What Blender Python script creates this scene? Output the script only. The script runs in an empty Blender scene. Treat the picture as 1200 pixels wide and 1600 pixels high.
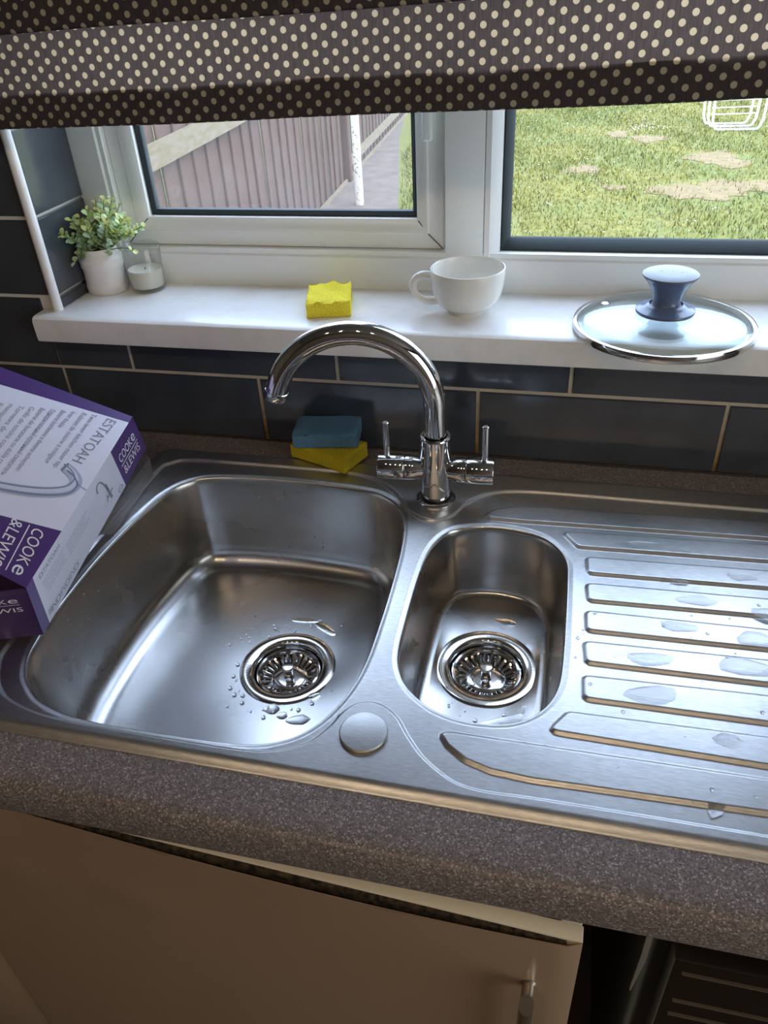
import bpy, bmesh, math, random
import numpy as np
from mathutils import Matrix, Vector, geometry
random.seed(4); rng = np.random.default_rng(7)
SC = bpy.context.scene; COL = SC.collection
Z0 = 0.90                      # height of the worktop above the floor; geometry below is written with the worktop top at z = 0

# ------------------------------------------------------------------ camera
cam = bpy.data.cameras.new('camera'); co = bpy.data.objects.new('camera', cam); COL.objects.link(co)
cam.sensor_fit = 'VERTICAL'; cam.sensor_height = 24.0; cam.lens = 24.0*1205.5/1600; cam.clip_start = 0.02; cam.clip_end = 200
CM = ((0.97312, -0.21193, -0.09013), (0.22491, 0.79044, 0.56975), (-0.04950, -0.57471, 0.81686))   # columns: right, forward, up
co.matrix_world = Matrix(((CM[0][0], CM[0][2], -CM[0][1], 0.19675), (CM[1][0], CM[1][2], -CM[1][1], -0.91139),
                          (CM[2][0], CM[2][2], -CM[2][1], 0.55303+Z0), (0, 0, 0, 1)))
SC.camera = co

# ------------------------------------------------------------------ sky, sun, lamps, exposure
w = bpy.data.worlds.new('sky'); SC.world = w; w.use_nodes = True
nt = w.node_tree; bg = nt.nodes['Background']
sky = nt.nodes.new('ShaderNodeTexSky'); sky.sky_type = 'NISHITA'; sky.sun_disc = False
sky.sun_elevation = math.radians(52); sky.sun_rotation = math.radians(120); sky.dust_density = 2.0; sky.air_density = 1.0
mixs = nt.nodes.new('ShaderNodeMix'); mixs.data_type = 'RGBA'; mixs.inputs['Factor'].default_value = 0.55
nt.links.new(sky.outputs[0], mixs.inputs['A']); mixs.inputs['B'].default_value = (7.2, 9.2, 12.4, 1)   # thin bright cloud over the whole sky
nt.links.new(mixs.outputs['Result'], bg.inputs[0]); bg.inputs[1].default_value = 0.86

def lamp(name, kind, loc, energy, color, **kw):
    l = bpy.data.lights.new(name, kind); l.energy = energy; l.color = color
    for k, v in kw.items(): setattr(l, k, v)
    o = bpy.data.objects.new(name, l); o.location = (loc[0], loc[1], loc[2]+Z0); COL.objects.link(o); return o
sun = lamp('sun', 'SUN', (0, 0, 5), 1.5, (1.0, 0.95, 0.86), angle=math.radians(3))
sun.rotation_euler = Vector((-0.55, 0.45, -0.85)).to_track_quat('-Z', 'Y').to_euler()
WARM = (1.0, 0.76, 0.52)
BULBS = [(-0.55, -1.45), (-0.2, -1.5), (0.2, -1.5), (0.55, -1.45)]
for x, y in BULBS: lamp('bulb_light', 'SPOT', (x, y, 1.385), 3.6, WARM, shadow_soft_size=0.03, spot_size=math.radians(150), spot_blend=0.4)
room = lamp('room_fill_light', 'AREA', (2.26, -1.5, 0.25), 28.0, (0.94, 1.0, 1.0), shape='RECTANGLE', size=2.0, size_y=1.7); room.rotation_euler = (0, math.radians(90), 0)   # added fill by the right wall, unseen, brightens window frames and sill
SC.view_settings.view_transform = 'Standard'; SC.view_settings.look = 'None'
SC.view_settings.gamma = 1.0; SC.view_settings.use_curve_mapping = False; SC.view_settings.exposure = 0.15

# ------------------------------------------------------------------ materials
def srgb(r, g, b):
    f = lambda c: (c/255/12.92) if c/255 <= .04045 else ((c/255+.055)/1.055)**2.4
    return (f(r), f(g), f(b), 1)
def mat(name, color=(.8, .8, .8, 1), rough=.5, metal=0., **kw):
    m = bpy.data.materials.new(name); m.use_nodes = True; b = m.node_tree.nodes['Principled BSDF']
    b.inputs['Base Color'].default_value = color; b.inputs['Roughness'].default_value = rough; b.inputs['Metallic'].default_value = metal
    for k, v in kw.items(): b.inputs[k].default_value = v
    return m
def N(m, t, **kw):
    n = m.node_tree.nodes.new(t)
    for k, v in kw.items(): setattr(n, k, v)
    return n
def lk(m, a, b): m.node_tree.links.new(a, b)
def B(m): return m.node_tree.nodes['Principled BSDF']
def coord(m, scale=(1, 1, 1), out='Object'):
    tc = N(m, 'ShaderNodeTexCoord'); mp = N(m, 'ShaderNodeMapping'); mp.inputs['Scale'].default_value = scale
    lk(m, tc.outputs[out], mp.inputs['Vector']); return mp.outputs[0]
def noise(m, scale, detail=3, vec=None, rough=.5):
    n = N(m, 'ShaderNodeTexNoise'); n.inputs['Scale'].default_value = scale; n.inputs['Detail'].default_value = detail; n.inputs['Roughness'].default_value = rough
    if vec is not None: lk(m, vec, n.inputs['Vector'])
    return n.outputs['Fac']
def ramp(m, fac, stops):
    r = N(m, 'ShaderNodeValToRGB'); e = r.color_ramp.elements
    while len(e) > 1: e.remove(e[-1])
    e[0].position, e[0].color = stops[0]
    for p_, c_ in stops[1:]:
        q = e.new(p_); q.color = c_
    lk(m, fac, r.inputs[0]); return r.outputs[0]
def bump(m, fac, strength=.1, dist=.001, node=None):
    b = N(m, 'ShaderNodeBump'); b.inputs['Strength'].default_value = strength; b.inputs['Distance'].default_value = dist
    lk(m, fac, b.inputs['Height']); lk(m, b.outputs[0], (node or B(m)).inputs['Normal'])
def mixc(m, fac, a, b):
    x = N(m, 'ShaderNodeMix', data_type='RGBA')
    for s, v in (('Factor', fac), ('A', a), ('B', b)):
        if isinstance(v, (tuple, float, int)): x.inputs[s].default_value = v
        else: lk(m, v, x.inputs[s])
    return x.outputs['Result']
G = lambda v: (v, v, v, 1)
M = {}
M['steel'] = m = mat('brushed_steel', srgb(196, 194, 192), .3, 1.0)
v = coord(m, (8, 60, 60)); n1 = noise(m, 14, 5, v)
n2 = noise(m, 9, 4, coord(m, (1, 1, 1)))
lk(m, ramp(m, n2, [(.3, G(.35)), (.7, G(.43))]), B(m).inputs['Roughness'])
lk(m, ramp(m, n1, [(.3, srgb(184, 182, 180)), (.7, srgb(208, 206, 204))]), B(m).inputs['Base Color'])
bump(m, noise(m, 45, 4, coord(m, (6, 40, 20))), .05, .0006)
M['steel_bowl'] = m = mat('satin_steel_bowl', srgb(190, 188, 186), .28, 1.0); bump(m, noise(m, 40, 4, coord(m, (10, 10, 30))), .05, .0006); lk(m, ramp(m, noise(m, 8, 4, coord(m)), [(.3, G(.22)), (.7, G(.30))]), B(m).inputs['Roughness'])
M['polished'] = m = mat('polished_steel', srgb(214, 212, 210), .1, 1.0); bump(m, noise(m, 300, 2, coord(m)), .03, .0004)
M['chrome'] = m = mat('chrome', srgb(222, 222, 224), .045, 1.0)
M['chrome_dark'] = m = mat('dark_rubber_ring', srgb(30, 30, 30), .3)
M['sat_steel'] = m = mat('satin_steel', srgb(200, 190, 175), .28, 1.0)
M['tile'] = m = mat('slate_tile', srgb(52, 57, 66), .16, IOR=1.8)
n = noise(m, 14, 5, coord(m)); lk(m, ramp(m, n, [(.3, srgb(52, 57, 65)), (.7, srgb(66, 71, 78))]), B(m).inputs['Base Color'])
lk(m, ramp(m, noise(m, 30, 4, coord(m)), [(.35, G(.10)), (.7, G(.20))]), B(m).inputs['Roughness'])
bump(m, noise(m, 25, 3, coord(m)), .06, .002)
M['grout'] = m = mat('stained_grout', srgb(205, 196, 180), .85)
n = noise(m, 22, 6, coord(m), .7); tc = N(m, 'ShaderNodeTexCoord'); sx = N(m, 'ShaderNodeSeparateXYZ'); lk(m, tc.outputs['Object'], sx.inputs[0])
# limescale and splash stains: yellow-brown in the lowest courses, clean above
mr = N(m, 'ShaderNodeMapRange'); mr.inputs[1].default_value = Z0+.17; mr.inputs[2].default_value = Z0+.02
lk(m, sx.outputs[2], mr.inputs[0])
st = ramp(m, n, [(.25, srgb(178, 152, 108)), (.55, srgb(150, 118, 70)), (.72, srgb(70, 50, 34))])
lk(m, mixc(m, mr.outputs[0], srgb(222, 216, 205), st), B(m).inputs['Base Color'])
M['upvc'] = m = mat('white_upvc', srgb(226, 226, 220), .28)
lk(m, ramp(m, noise(m, 60, 5, coord(m), .7), [(.24, srgb(222, 221, 214)), (.34, srgb(244, 245, 241))]), B(m).inputs['Base Color'])
M['sill'] = m = mat('white_sill', srgb(234, 232, 230), .2)
lk(m, ramp(m, noise(m, 18, 5, coord(m), .65), [(.3, srgb(232, 230, 226)), (.55, srgb(243, 242, 241))]), B(m).inputs['Base Color'])
M['gasket'] = mat('dark_gasket', srgb(34, 44, 44), .8)
M['mould'] = mat('grimy_joint', srgb(60, 48, 40), .9)
M['worktop'] = m = mat('speckled_laminate', G(.2), .38)
v1 = N(m, 'ShaderNodeTexVoronoi'); v1.inputs['Scale'].default_value = 800; lk(m, coord(m), v1.inputs['Vector'])
hs = N(m, 'ShaderNodeSeparateColor'); lk(m, v1.outputs['Color'], hs.inputs[0])
lk(m, ramp(m, hs.outputs[0], [(.0, srgb(92, 82, 80)), (.3, srgb(114, 102, 98)), (.62, srgb(128, 116, 111)), (.86, srgb(142, 130, 125)), (.97, srgb(182, 172, 165))]), B(m).inputs['Base Color'])
bump(m, noise(m, 500, 2, coord(m)), .15, .0005)
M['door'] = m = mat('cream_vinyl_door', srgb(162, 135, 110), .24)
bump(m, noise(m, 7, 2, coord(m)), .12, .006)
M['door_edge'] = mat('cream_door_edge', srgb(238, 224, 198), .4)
M['core'] = m = mat('chipboard_core', srgb(46, 36, 26), .95)
lk(m, ramp(m, noise(m, 160, 4, coord(m)), [(.35, srgb(20, 16, 12)), (.7, srgb(96, 78, 54))]), B(m).inputs['Base Color'])
M['black'] = mat('black_plastic', srgb(16, 16, 18), .35)
M['darkbrown'] = mat('dark_brown_panel', srgb(34, 27, 21), .3)
M['darkwall'] = mat('dark_recess', srgb(18, 18, 24), .8)
M['thinedge'] = mat('thin_edge', srgb(92, 80, 66), .5); M['greystrip'] = mat('grey_strip', srgb(120, 112, 104), .6)
M['paint'] = m = mat('taupe_wall_paint', srgb(112, 100, 88), .7); bump(m, noise(m, 90, 3, coord(m)), .08, .001)
M['ceiling'] = mat('ceiling_paint', srgb(128, 122, 116), .8)
M['floor'] = m = mat('floor_vinyl', srgb(120, 100, 84), .4); lk(m, ramp(m, noise(m, 12, 4, coord(m)), [(.3, srgb(74, 60, 48)), (.7, srgb(104, 88, 72))]), B(m).inputs['Base Color'])
M['porcelain'] = mat('white_porcelain', srgb(236, 234, 226), .12)
M['ceramic'] = mat('matt_white_ceramic', srgb(232, 226, 222), .35)
M['wax'] = mat('ivory_wax', srgb(238, 234, 218), .45, **{'Subsurface Weight': .3, 'Subsurface Radius': (.01, .008, .005)})
M['wick'] = mat('burnt_wick', srgb(40, 34, 30), .9)
M['knob'] = mat('grey_blue_knob', srgb(98, 112, 142), .2)
M['knobtop'] = mat('grey_knob_cap', srgb(104, 106, 116), .4)
def thin_glass(name, tint=(1, 1, 1, 1), refl=.035, haze=0., rough=.02, dirt=0.):
    m = bpy.data.materials.new(name); m.use_nodes = True; t = m.node_tree; t.nodes.remove(B(m)); out = t.nodes['Material Output']
    tr = N(m, 'ShaderNodeBsdfTransparent'); tr.inputs[0].default_value = tint
    gl = N(m, 'ShaderNodeBsdfGlossy'); gl.inputs['Roughness'].default_value = rough
    lw = N(m, 'ShaderNodeLayerWeight'); lw.inputs[0].default_value = .5      # Schlick reflectance of a thin sheet, same from both sides
    pw = N(m, 'ShaderNodeMath', operation='POWER'); lk(m, lw.outputs['Facing'], pw.inputs[0]); pw.inputs[1].default_value = 5
    ma = N(m, 'ShaderNodeMath', operation='MULTIPLY_ADD'); lk(m, pw.outputs[0], ma.inputs[0]); ma.inputs[1].default_value = 1-refl; ma.inputs[2].default_value = refl
    mx = N(m, 'ShaderNodeMixShader'); lk(m, ma.outputs[0], mx.inputs[0]); lk(m, tr.outputs[0], mx.inputs[1]); lk(m, gl.outputs[0], mx.inputs[2])
    last = mx
    if haze or dirt:
        df = N(m, 'ShaderNodeBsdfDiffuse'); df.inputs[0].default_value = srgb(225, 220, 214); tl = N(m, 'ShaderNodeBsdfTranslucent'); tl.inputs[0].default_value = srgb(225, 220, 214)
        ad = N(m, 'ShaderNodeMixShader'); ad.inputs[0].default_value = .5; lk(m, df.outputs[0], ad.inputs[1]); lk(m, tl.outputs[0], ad.inputs[2])
        m2 = N(m, 'ShaderNodeMixShader'); lk(m, last.outputs[0], m2.inputs[1]); lk(m, ad.outputs[0], m2.inputs[2])
        if dirt:
            a = noise(m, 9, 6, coord(m), .7); r1 = ramp(m, a, [(.35, G(haze)), (.75, G(haze+dirt))]); lk(m, r1, m2.inputs[0])
        else: m2.inputs[0].default_value = haze
        last = m2
    lk(m, last.outputs[0], out.inputs[0]); return m
M['pane'] = thin_glass('clear_pane', haze=.02)
M['dirty_pane'] = thin_glass('dusty_pane', haze=.04, dirt=.06)
M['lidglass'] = thin_glass('lid_glass', (.93, .97, .97, 1), haze=.0)
M['jarglass'] = thin_glass('frosted_glass', (.97, .98, .97, 1), refl=.07, haze=.07)
M['clearplastic'] = thin_glass('clear_plastic', (.95, .95, .96, 1), haze=.10, rough=.08)
M['water'] = mat('water', G(1), .0, **{'Transmission Weight': 1., 'IOR': 1.33})
def cloth(name):
    m = bpy.data.materials.new(name); m.use_nodes = True; t = m.node_tree; t.nodes.remove(B(m)); out = t.nodes['Material Output']
    uv = N(m, 'ShaderNodeUVMap'); uv.uv_map = 'UVMap'
    def cell(off):
        a = N(m, 'ShaderNodeVectorMath', operation='DIVIDE'); lk(m, uv.outputs[0], a.inputs[0]); a.inputs[1].default_value = (.0212, .0150, 1)
        b = N(m, 'ShaderNodeVectorMath', operation='ADD'); lk(m, a.outputs[0], b.inputs[0]); b.inputs[1].default_value = (off, off, 0)
        f = N(m, 'ShaderNodeVectorMath', operation='FRACTION'); lk(m, b.outputs[0], f.inputs[0])
        s = N(m, 'ShaderNodeVectorMath', operation='SUBTRACT'); lk(m, f.outputs[0], s.inputs[0]); s.inputs[1].default_value = (.5, .5, 0)
        k = N(m, 'ShaderNodeVectorMath', operation='MULTIPLY'); lk(m, s.outputs[0], k.inputs[0]); k.inputs[1].default_value = (.0212, .0150, 0)
        l = N(m, 'ShaderNodeVectorMath', operation='LENGTH'); lk(m, k.outputs[0], l.inputs[0]); return l.outputs['Value']
    mn = N(m, 'ShaderNodeMath', operation='MINIMUM'); lk(m, cell(0.), mn.inputs[0]); lk(m, cell(.5), mn.inputs[1])
    dot = N(m, 'ShaderNodeMapRange'); dot.inputs[1].default_value = .0033; dot.inputs[2].default_value = .0029; lk(m, mn.outputs[0], dot.inputs[0])
    wv = noise(m, 60, 4, coord(m, (14, 1, .8), 'Object'), .7)
    base = ramp(m, wv, [(.3, srgb(76, 70, 70)), (.7, srgb(100, 92, 92))])
    col = mixc(m, dot.outputs[0], base, srgb(214, 204, 176))
    d = N(m, 'ShaderNodeBsdfDiffuse'); tl = N(m, 'ShaderNodeBsdfTranslucent'); mx = N(m, 'ShaderNodeMixShader'); mx.inputs[0].default_value = .45
    tint = N(m, 'ShaderNodeMix', data_type='RGBA', blend_type='MULTIPLY'); tint.inputs['Factor'].default_value = 1; tint.inputs['B'].default_value = (1.0, .80, .66, 1); lk(m, col, tint.inputs['A'])
    lk(m, col, d.inputs[0]); lk(m, tint.outputs['Result'], tl.inputs[0]); lk(m, d.outputs[0], mx.inputs[1]); lk(m, tl.outputs[0], mx.inputs[2]); lk(m, mx.outputs[0], out.inputs[0])
    return m
M['cloth'] = cloth('polka_dot_cloth')
M['light_block'] = mat('light_block', srgb(60, 50, 46), .8)
def sponge(name, c1, c2):
    m = mat(name, c1, .95, **{'Subsurface Weight': .15, 'Subsurface Radius': (.004, .004, .002)})
    vo = N(m, 'ShaderNodeTexVoronoi'); vo.inputs['Scale'].default_value = 380; lk(m, coord(m), vo.inputs['Vector'])
    lk(m, ramp(m, vo.outputs['Distance'], [(.05, c2), (.4, c1)]), B(m).inputs['Base Color']); bump(m, vo.outputs['Distance'], .5, .001); return m
M['sp_yellow'] = sponge('yellow_sponge', srgb(240, 222, 60), srgb(206, 174, 32))
M['sp_yellow2'] = sponge('damp_yellow_sponge', srgb(206, 184, 34), srgb(160, 132, 18))
M['sp_blue'] = sponge('blue_sponge', srgb(92, 134, 164), srgb(62, 98, 126))
M['card_white'] = m = mat('printed_white_card', srgb(222, 221, 236), .42)
M['card_purple'] = m = mat('printed_purple_card', srgb(80, 55, 116), .4)
M['card_purple_shaded'] = m = mat('shaded_purple_card', srgb(62, 28, 84), .42)  # purple card darkened for the near end of the box, which lies in shade
M['ink_grey'] = mat('grey_ink', srgb(138, 140, 156), .6)
M['ink_white'] = mat('white_ink', srgb(236, 234, 240), .5)
M['ink_tap'] = mat('tap_print_mid', srgb(170, 176, 198), .5); M['ink_tap2'] = mat('tap_print_dark', srgb(120, 128, 152), .5); M['ink_tap3'] = mat('tap_print_pale', srgb(205, 208, 226), .5)
def leafmat(name, a, b):
    m = mat(name, a, .5, **{'Subsurface Weight': .2, 'Subsurface Radius': (.002, .003, .001)})
    lk(m, ramp(m, noise(m, 120, 2, coord(m)), [(.35, a), (.65, b)]), B(m).inputs['Base Color']); return m
M['leaf'] = leafmat('pale_green_leaf', srgb(166, 198, 128), srgb(208, 224, 172)); M['leaf2'] = leafmat('grey_green_leaf', srgb(172, 200, 170), srgb(204, 222, 196)); M['leaf3'] = leafmat('yellow_green_leaf', srgb(186, 200, 104), srgb(226, 226, 160))
M['stem'] = mat('green_stem', srgb(120, 148, 74), .6)
M['soil'] = mat('foam_in_pot', srgb(52, 72, 92), .9)
M['lawn'] = m = mat('lawn_turf', G(.2), .95)
n = noise(m, .9, 6, coord(m), .6); n2 = noise(m, 11, 5, coord(m), .7)
cg = ramp(m, n2, [(.3, srgb(76, 78, 12)), (.5, srgb(96, 94, 20)), (.72, srgb(120, 110, 44))])
cg2 = mixc(m, ramp(m, n, [(.42, G(0)), (.66, G(.75))]), cg, srgb(76, 88, 26))
lk(m, cg2, B(m).inputs['Base Color']); bump(m, n2, .6, .05)
M['bare'] = m = mat('dry_soil', srgb(196, 164, 118), .95); lk(m, ramp(m, noise(m, 16, 5, coord(m)), [(.3, srgb(92, 78, 40)), (.7, srgb(116, 96, 60))]), B(m).inputs['Base Color'])
M['blade'] = m = mat('grass_blade', srgb(140, 162, 54), .8, **{'Specular IOR Level': .1})
oi = N(m, 'ShaderNodeAttribute', attribute_name='tint'); lk(m, ramp(m, oi.outputs['Fac'], [(0, srgb(58, 72, 6)), (.45, srgb(90, 88, 8)), (.8, srgb(110, 98, 20)), (1, srgb(124, 108, 48))]), B(m).inputs['Base Color'])
M['daisy'] = mat('daisy_white', srgb(215, 215, 205), .7)
M['fence'] = m = mat('weathered_fence_board', srgb(132, 112, 102), .85)
vz = coord(m, (9, 9, 1)); lk(m, ramp(m, noise(m, 7, 5, vz, .65), [(.3, srgb(54, 31, 18)), (.7, srgb(78, 50, 33))]), B(m).inputs['Base Color'])
M['rail'] = m = mat('pale_fence_rail', srgb(206, 190, 150), .85); lk(m, ramp(m, noise(m, 9, 5, coord(m, (4, 1, 4))), [(.3, srgb(92, 80, 46)), (.7, srgb(110, 98, 82))]), B(m).inputs['Base Color'])
M['path'] = m = mat('concrete_path', srgb(160, 144, 128), .9); lk(m, ramp(m, noise(m, 5, 6, coord(m)), [(.3, srgb(76, 65, 56)), (.7, srgb(98, 85, 74))]), B(m).inputs['Base Color'])
M['postm'] = m = mat('flaking_white_post', srgb(230, 226, 214), .8); lk(m, ramp(m, noise(m, 38, 4, coord(m), .7), [(.36, srgb(90, 84, 72)), (.46, srgb(196, 190, 176))]), B(m).inputs['Base Color'])
M['whitemetal'] = mat('white_painted_tube', srgb(244, 242, 232), .4)
M['bulb'] = m = mat('lit_bulb', G(1), .5); B(m).inputs['Emission Color'].default_value = (*WARM, 1); B(m).inputs['Emission Strength'].default_value = 25

# ------------------------------------------------------------------ object helpers
BASE = {}
def finish_mesh(bm, name, smooth=35):
    bmesh.ops.recalc_face_normals(bm, faces=bm.faces)
    if smooth:
        lim = math.radians(smooth)
        for f in bm.faces: f.smooth = True
        for e in bm.edges:
            if len(e.link_faces) == 2:
                if e.calc_face_angle(0) > lim: e.smooth = False
    me = bpy.data.meshes.new(name); bm.to_mesh(me); bm.free(); return me
def thing(name, label, cat, base, group=None):
    o = bpy.data.objects.new(name, None); COL.objects.link(o); o.empty_display_size = .02
    o.location = (base[0], base[1], base[2]+Z0); o['label'] = label; o['category'] = cat
    if group: o['group'] = group
    BASE[o.name] = Vector(base); return o
def obj(name, me, material, parent=None, label=None, cat=None, group=None, kind=None, smooth=35, base=None):
    """me: a bmesh or mesh written in worktop coordinates; made local to its thing's base"""
    if isinstance(me, bmesh.types.BMesh): me = finish_mesh(me, name, smooth)
    for mm in (material if isinstance(material, (list, tuple)) else [material]): me.materials.append(M[mm])
    o = bpy.data.objects.new(name, me); COL.objects.link(o)
    if parent is not None:
        b = BASE[parent.name]; o.parent = parent; BASE[o.name] = b; off = b
    else:
        if base is None:
            c = np.array([v.co for v in me.vertices]); base = ((c[:, 0].min()+c[:, 0].max())/2, (c[:, 1].min()+c[:, 1].max())/2, c[:, 2].min())
        off = Vector(base); BASE[o.name] = off; o.location = (off[0], off[1], off[2]+Z0)
    me.transform(Matrix.Translation(-off))
    if label: o['label'] = label
    if cat: o['category'] = cat
    if group: o['group'] = group
    if kind: o['kind'] = kind
    return o
def box(bm, x0, x1, y0, y1, z0, z1, bev=0., seg=2, mi=0, mtx=None):
    r = bmesh.ops.create_cube(bm, size=1); vs = r['verts']
    for v_ in vs: v_.co = ((x0+x1)/2+v_.co.x*(x1-x0), (y0+y1)/2+v_.co.y*(y1-y0), (z0+z1)/2+v_.co.z*(z1-z0))
    fs = list({f for v_ in vs for f in v_.link_faces})
    for f in fs: f.material_index = mi
    if bev: 
        r2 = bmesh.ops.bevel(bm, geom=list({e for v_ in vs for e in v_.link_edges}), offset=bev, segments=seg, affect='EDGES', profile=.5)
        vs = list({v_ for f in r2['faces'] for v_ in f.verts} | {v_ for v_ in vs if v_.is_valid})
    if mtx is not None: bmesh.ops.transform(bm, matrix=mtx, verts=vs)
    return vs
def BX(*a, **k):
    bm = bmesh.new(); box(bm, *a, **k); return bm
def lathe(bm, prof, c=(0, 0, 0), n=48, mtx=None, mi=0, close=False):
    rings = []; new = []
    for r, z in prof:
        if r < 1e-6:
            v_ = bm.verts.new((0, 0, z)); rings.append([v_]); new.append(v_)
        else:
            ring = [bm.verts.new((r*math.cos(2*math.pi*k/n), r*math.sin(2*math.pi*k/n), z)) for k in range(n)]; rings.append(ring); new += ring
    pairs = list(zip(rings[:-1], rings[1:])) + ([(rings[-1], rings[0])] if close else [])
    for a, b in pairs:
        for k in range(n):
            k2 = (k+1) % n
            if len(a) == 1 and len(b) == 1: continue
            if len(a) == 1: f = bm.faces.new((a[0], b[k], b[k2]))
            elif len(b) == 1: f = bm.faces.new((a[k], a[k2], b[0]))
            else: f = bm.faces.new((a[k], a[k2], b[k2], b[k]))
            f.material_index = mi
    T = Matrix.Translation(c) @ (mtx if mtx is not None else Matrix.Identity(4))
    bmesh.ops.transform(bm, matrix=T, verts=new); return new
def tube(bm, path, rad, n=20, caps=True, closed=False, mi=0):
    P = [Vector(p_) for p_ in path]; L = len(P); rad = rad if hasattr(rad, '__len__') else [rad]*L
    T = []
    for i in range(L):
        a = P[i-1] if (i > 0 or closed) else P[i]; b = P[(i+1) % L] if (i < L-1 or closed) else P[i]
        T.append((b-a).normalized())
    up = Vector((0, 0, 1)) if abs(T[0].z) < .9 else Vector((0, 1, 0)); u = T[0].cross(up).normalized(); rings = []
    for i in range(L):
        u = (u - T[i]*u.dot(T[i])).normalized(); v_ = T[i].cross(u)
        rings.append([bm.verts.new(P[i]+(u*math.cos(2*math.pi*k/n)+v_*math.sin(2*math.pi*k/n))*rad[i]) for k in range(n)])
    for a, b in list(zip(rings[:-1], rings[1:])) + ([(rings[-1], rings[0])] if closed else []):
        for k in range(n):
            f = bm.faces.new((a[k], a[(k+1) % n], b[(k+1) % n], b[k])); f.material_index = mi
    if caps and not closed:
        for rg in (rings[0], rings[-1]):
            f = bm.faces.new(rg); f.material_index = mi
    return rings
def prism(bm, poly, axis, a0, a1, mi=0):
    """extrude a 2D polygon along an axis: 'x' -> poly is (y,z); 'y' -> (x,z); 'z' -> (x,y)"""
    mk = {'x': lambda q, a: (a, q[0], q[1]), 'y': lambda q, a: (q[0], a, q[1]), 'z': lambda q, a: (q[0], q[1], a)}[axis]
    A = [bm.verts.new(mk(q, a0)) for q in poly]; Bv = [bm.verts.new(mk(q, a1)) for q in poly]; n = len(poly)
    for k in range(n): bm.faces.new((A[k], A[(k+1) % n], Bv[(k+1) % n], Bv[k])).material_index = mi
    bm.faces.new(A).material_index = mi; bm.faces.new(Bv).material_index = mi
def struct(name, bm, material, smooth=35): return obj(name, bm, material, kind='structure', smooth=smooth)
def rounded(poly, r, n=6):
    P = [Vector((q[0], q[1])) for q in poly]; out = []; L = len(P)
    rr = r if hasattr(r, '__len__') else [r]*L
    for i in range(L):
        a, b, c = P[i-1], P[i], P[(i+1) % L]; d1 = (a-b).normalized(); d2 = (c-b).normalized(); ang = d1.angle(d2)
        t = min(rr[i]/math.tan(ang/2), .48*min((a-b).length, (c-b).length)); p0 = b+d1*t; p1 = b+d2*t
        for k in range(n+1):
            s = k/n; out.append(tuple(p0*(1-s)**2+b*2*s*(1-s)+p1*s*s))
    return out

# ------------------------------------------------------------------ room shell
XR, YF, TW = -0.50, 0.12, 0.72       # window opening: left reveal, frame face, right reveal
ZS = 0.187                            # top of the window sill
bm = bmesh.new(); g = .0022
box(bm, -1.7, 2.3, g, .30, -Z0, ZS-.036); box(bm, -1.7, XR-g, g, .30, ZS-.036, 1.5); box(bm, TW+g, 2.3, g, .30, ZS-.036, 1.5); box(bm, XR-g, TW+g, g, .30, 1.15, 1.5)
wall = struct('wall_back', bm, 'grout', 0)
def slab(w, h, t=.006, c=.0012):
    bm = bmesh.new(); box(bm, 0, w, 0, t, 0, h)
    fr = [f for f in bm.faces if f.calc_center_median().y < 1e-6]
    ed = [e for e in fr[0].edges]; bmesh.ops.bevel(bm, geom=ed, offset=c, segments=2, affect='EDGES'); return finish_mesh(bm, 'tile', 25)
CACHE = {}
def tile(x0, x1, z0, z1, rot=None, ang=math.pi/2):
    key = (round(x1-x0, 4), round(z1-z0, 4))
    if key not in CACHE: CACHE[key] = slab(*key); CACHE[key].materials.append(M['tile'])
    o = bpy.data.objects.new('tile', CACHE[key]); COL.objects.link(o); o.parent = wall
    b = BASE[wall.name]
    if rot: o.location = Vector(rot)-b; o.rotation_euler = (0, 0, ang)
    else: o.location = Vector((x0, 0, z0))-b
W_, H_, X0, ZA, OFF, GR = .3059, .1052, -.5227, .0993, .3796, .005
for r in range(-1, 7):
    z0 = ZA+r*H_+GR/2; z1 = ZA+(r+1)*H_-GR/2; off = (OFF*(r+1)) % 1
    if r == -1: z0 = .0015
    for k in range(-5, 7):
        a = X0+W_*(off+k)+GR/2; b = a+W_-GR
        if b < -1.6 or a > 2.0: continue
        if r <= 0:
            zz = z1 if r < 0 else min(z1, ZS-.0375)
            if r == 0 and a < XR-.03:
                if b <= XR-.026: tile(a, b, z0, z1)
                else: tile(a, XR-.026, z0, z1) if XR-.026-a > .01 else None; tile(XR-.0245, b, z0, zz)
            elif r == 0 and b > TW+.03:
                tile(a, b, z0, zz)
            else: tile(a, b, z0, zz)
        else:
            if a < XR-.004: tile(a, min(b, XR-.004), z0, z1)
            if b > TW+.004: tile(max(a, TW+.004), b, z0, z1)
for r in range(0, 7):                                   # tiled window reveals
    z0 = ZA+r*H_+GR/2; z1 = ZA+(r+1)*H_-GR/2
    if r == 0: z0 = ZS+.001
    if z1-z0 < .004: continue
    tile(.004, YF-.002, z0, z1, rot=(XR+.0058, .004, z0))
    tile(.004, YF-.002, z0, z1, rot=(TW-.0058, YF-.002, z0), ang=-math.pi/2)
for nm, x in (('trim_1', XR+.001), ('trim_2', TW-.001)):
    bm = bmesh.new(); tube(bm, [(x, -.001, ZS), (x, -.001, 1.15)], .0068, 16); struct(nm, bm, 'sill')
bm = BX(-1.7, 2.3, -2.7, .3, -Z0-.05, -Z0); struct('floor', bm, 'floor', 0)
bm = BX(-1.7, 2.3, -2.7, .3, 1.5, 1.55); struct('ceiling', bm, 'ceiling', 0)
bm = BX(-1.75, -1.7, -2.7, .3, -Z0, 1.5); struct('wall_left', bm, 'paint', 0)
bm = BX(2.3, 2.35, -2.7, .3, -Z0, 1.5); struct('wall_right', bm, 'paint', 0)
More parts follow.
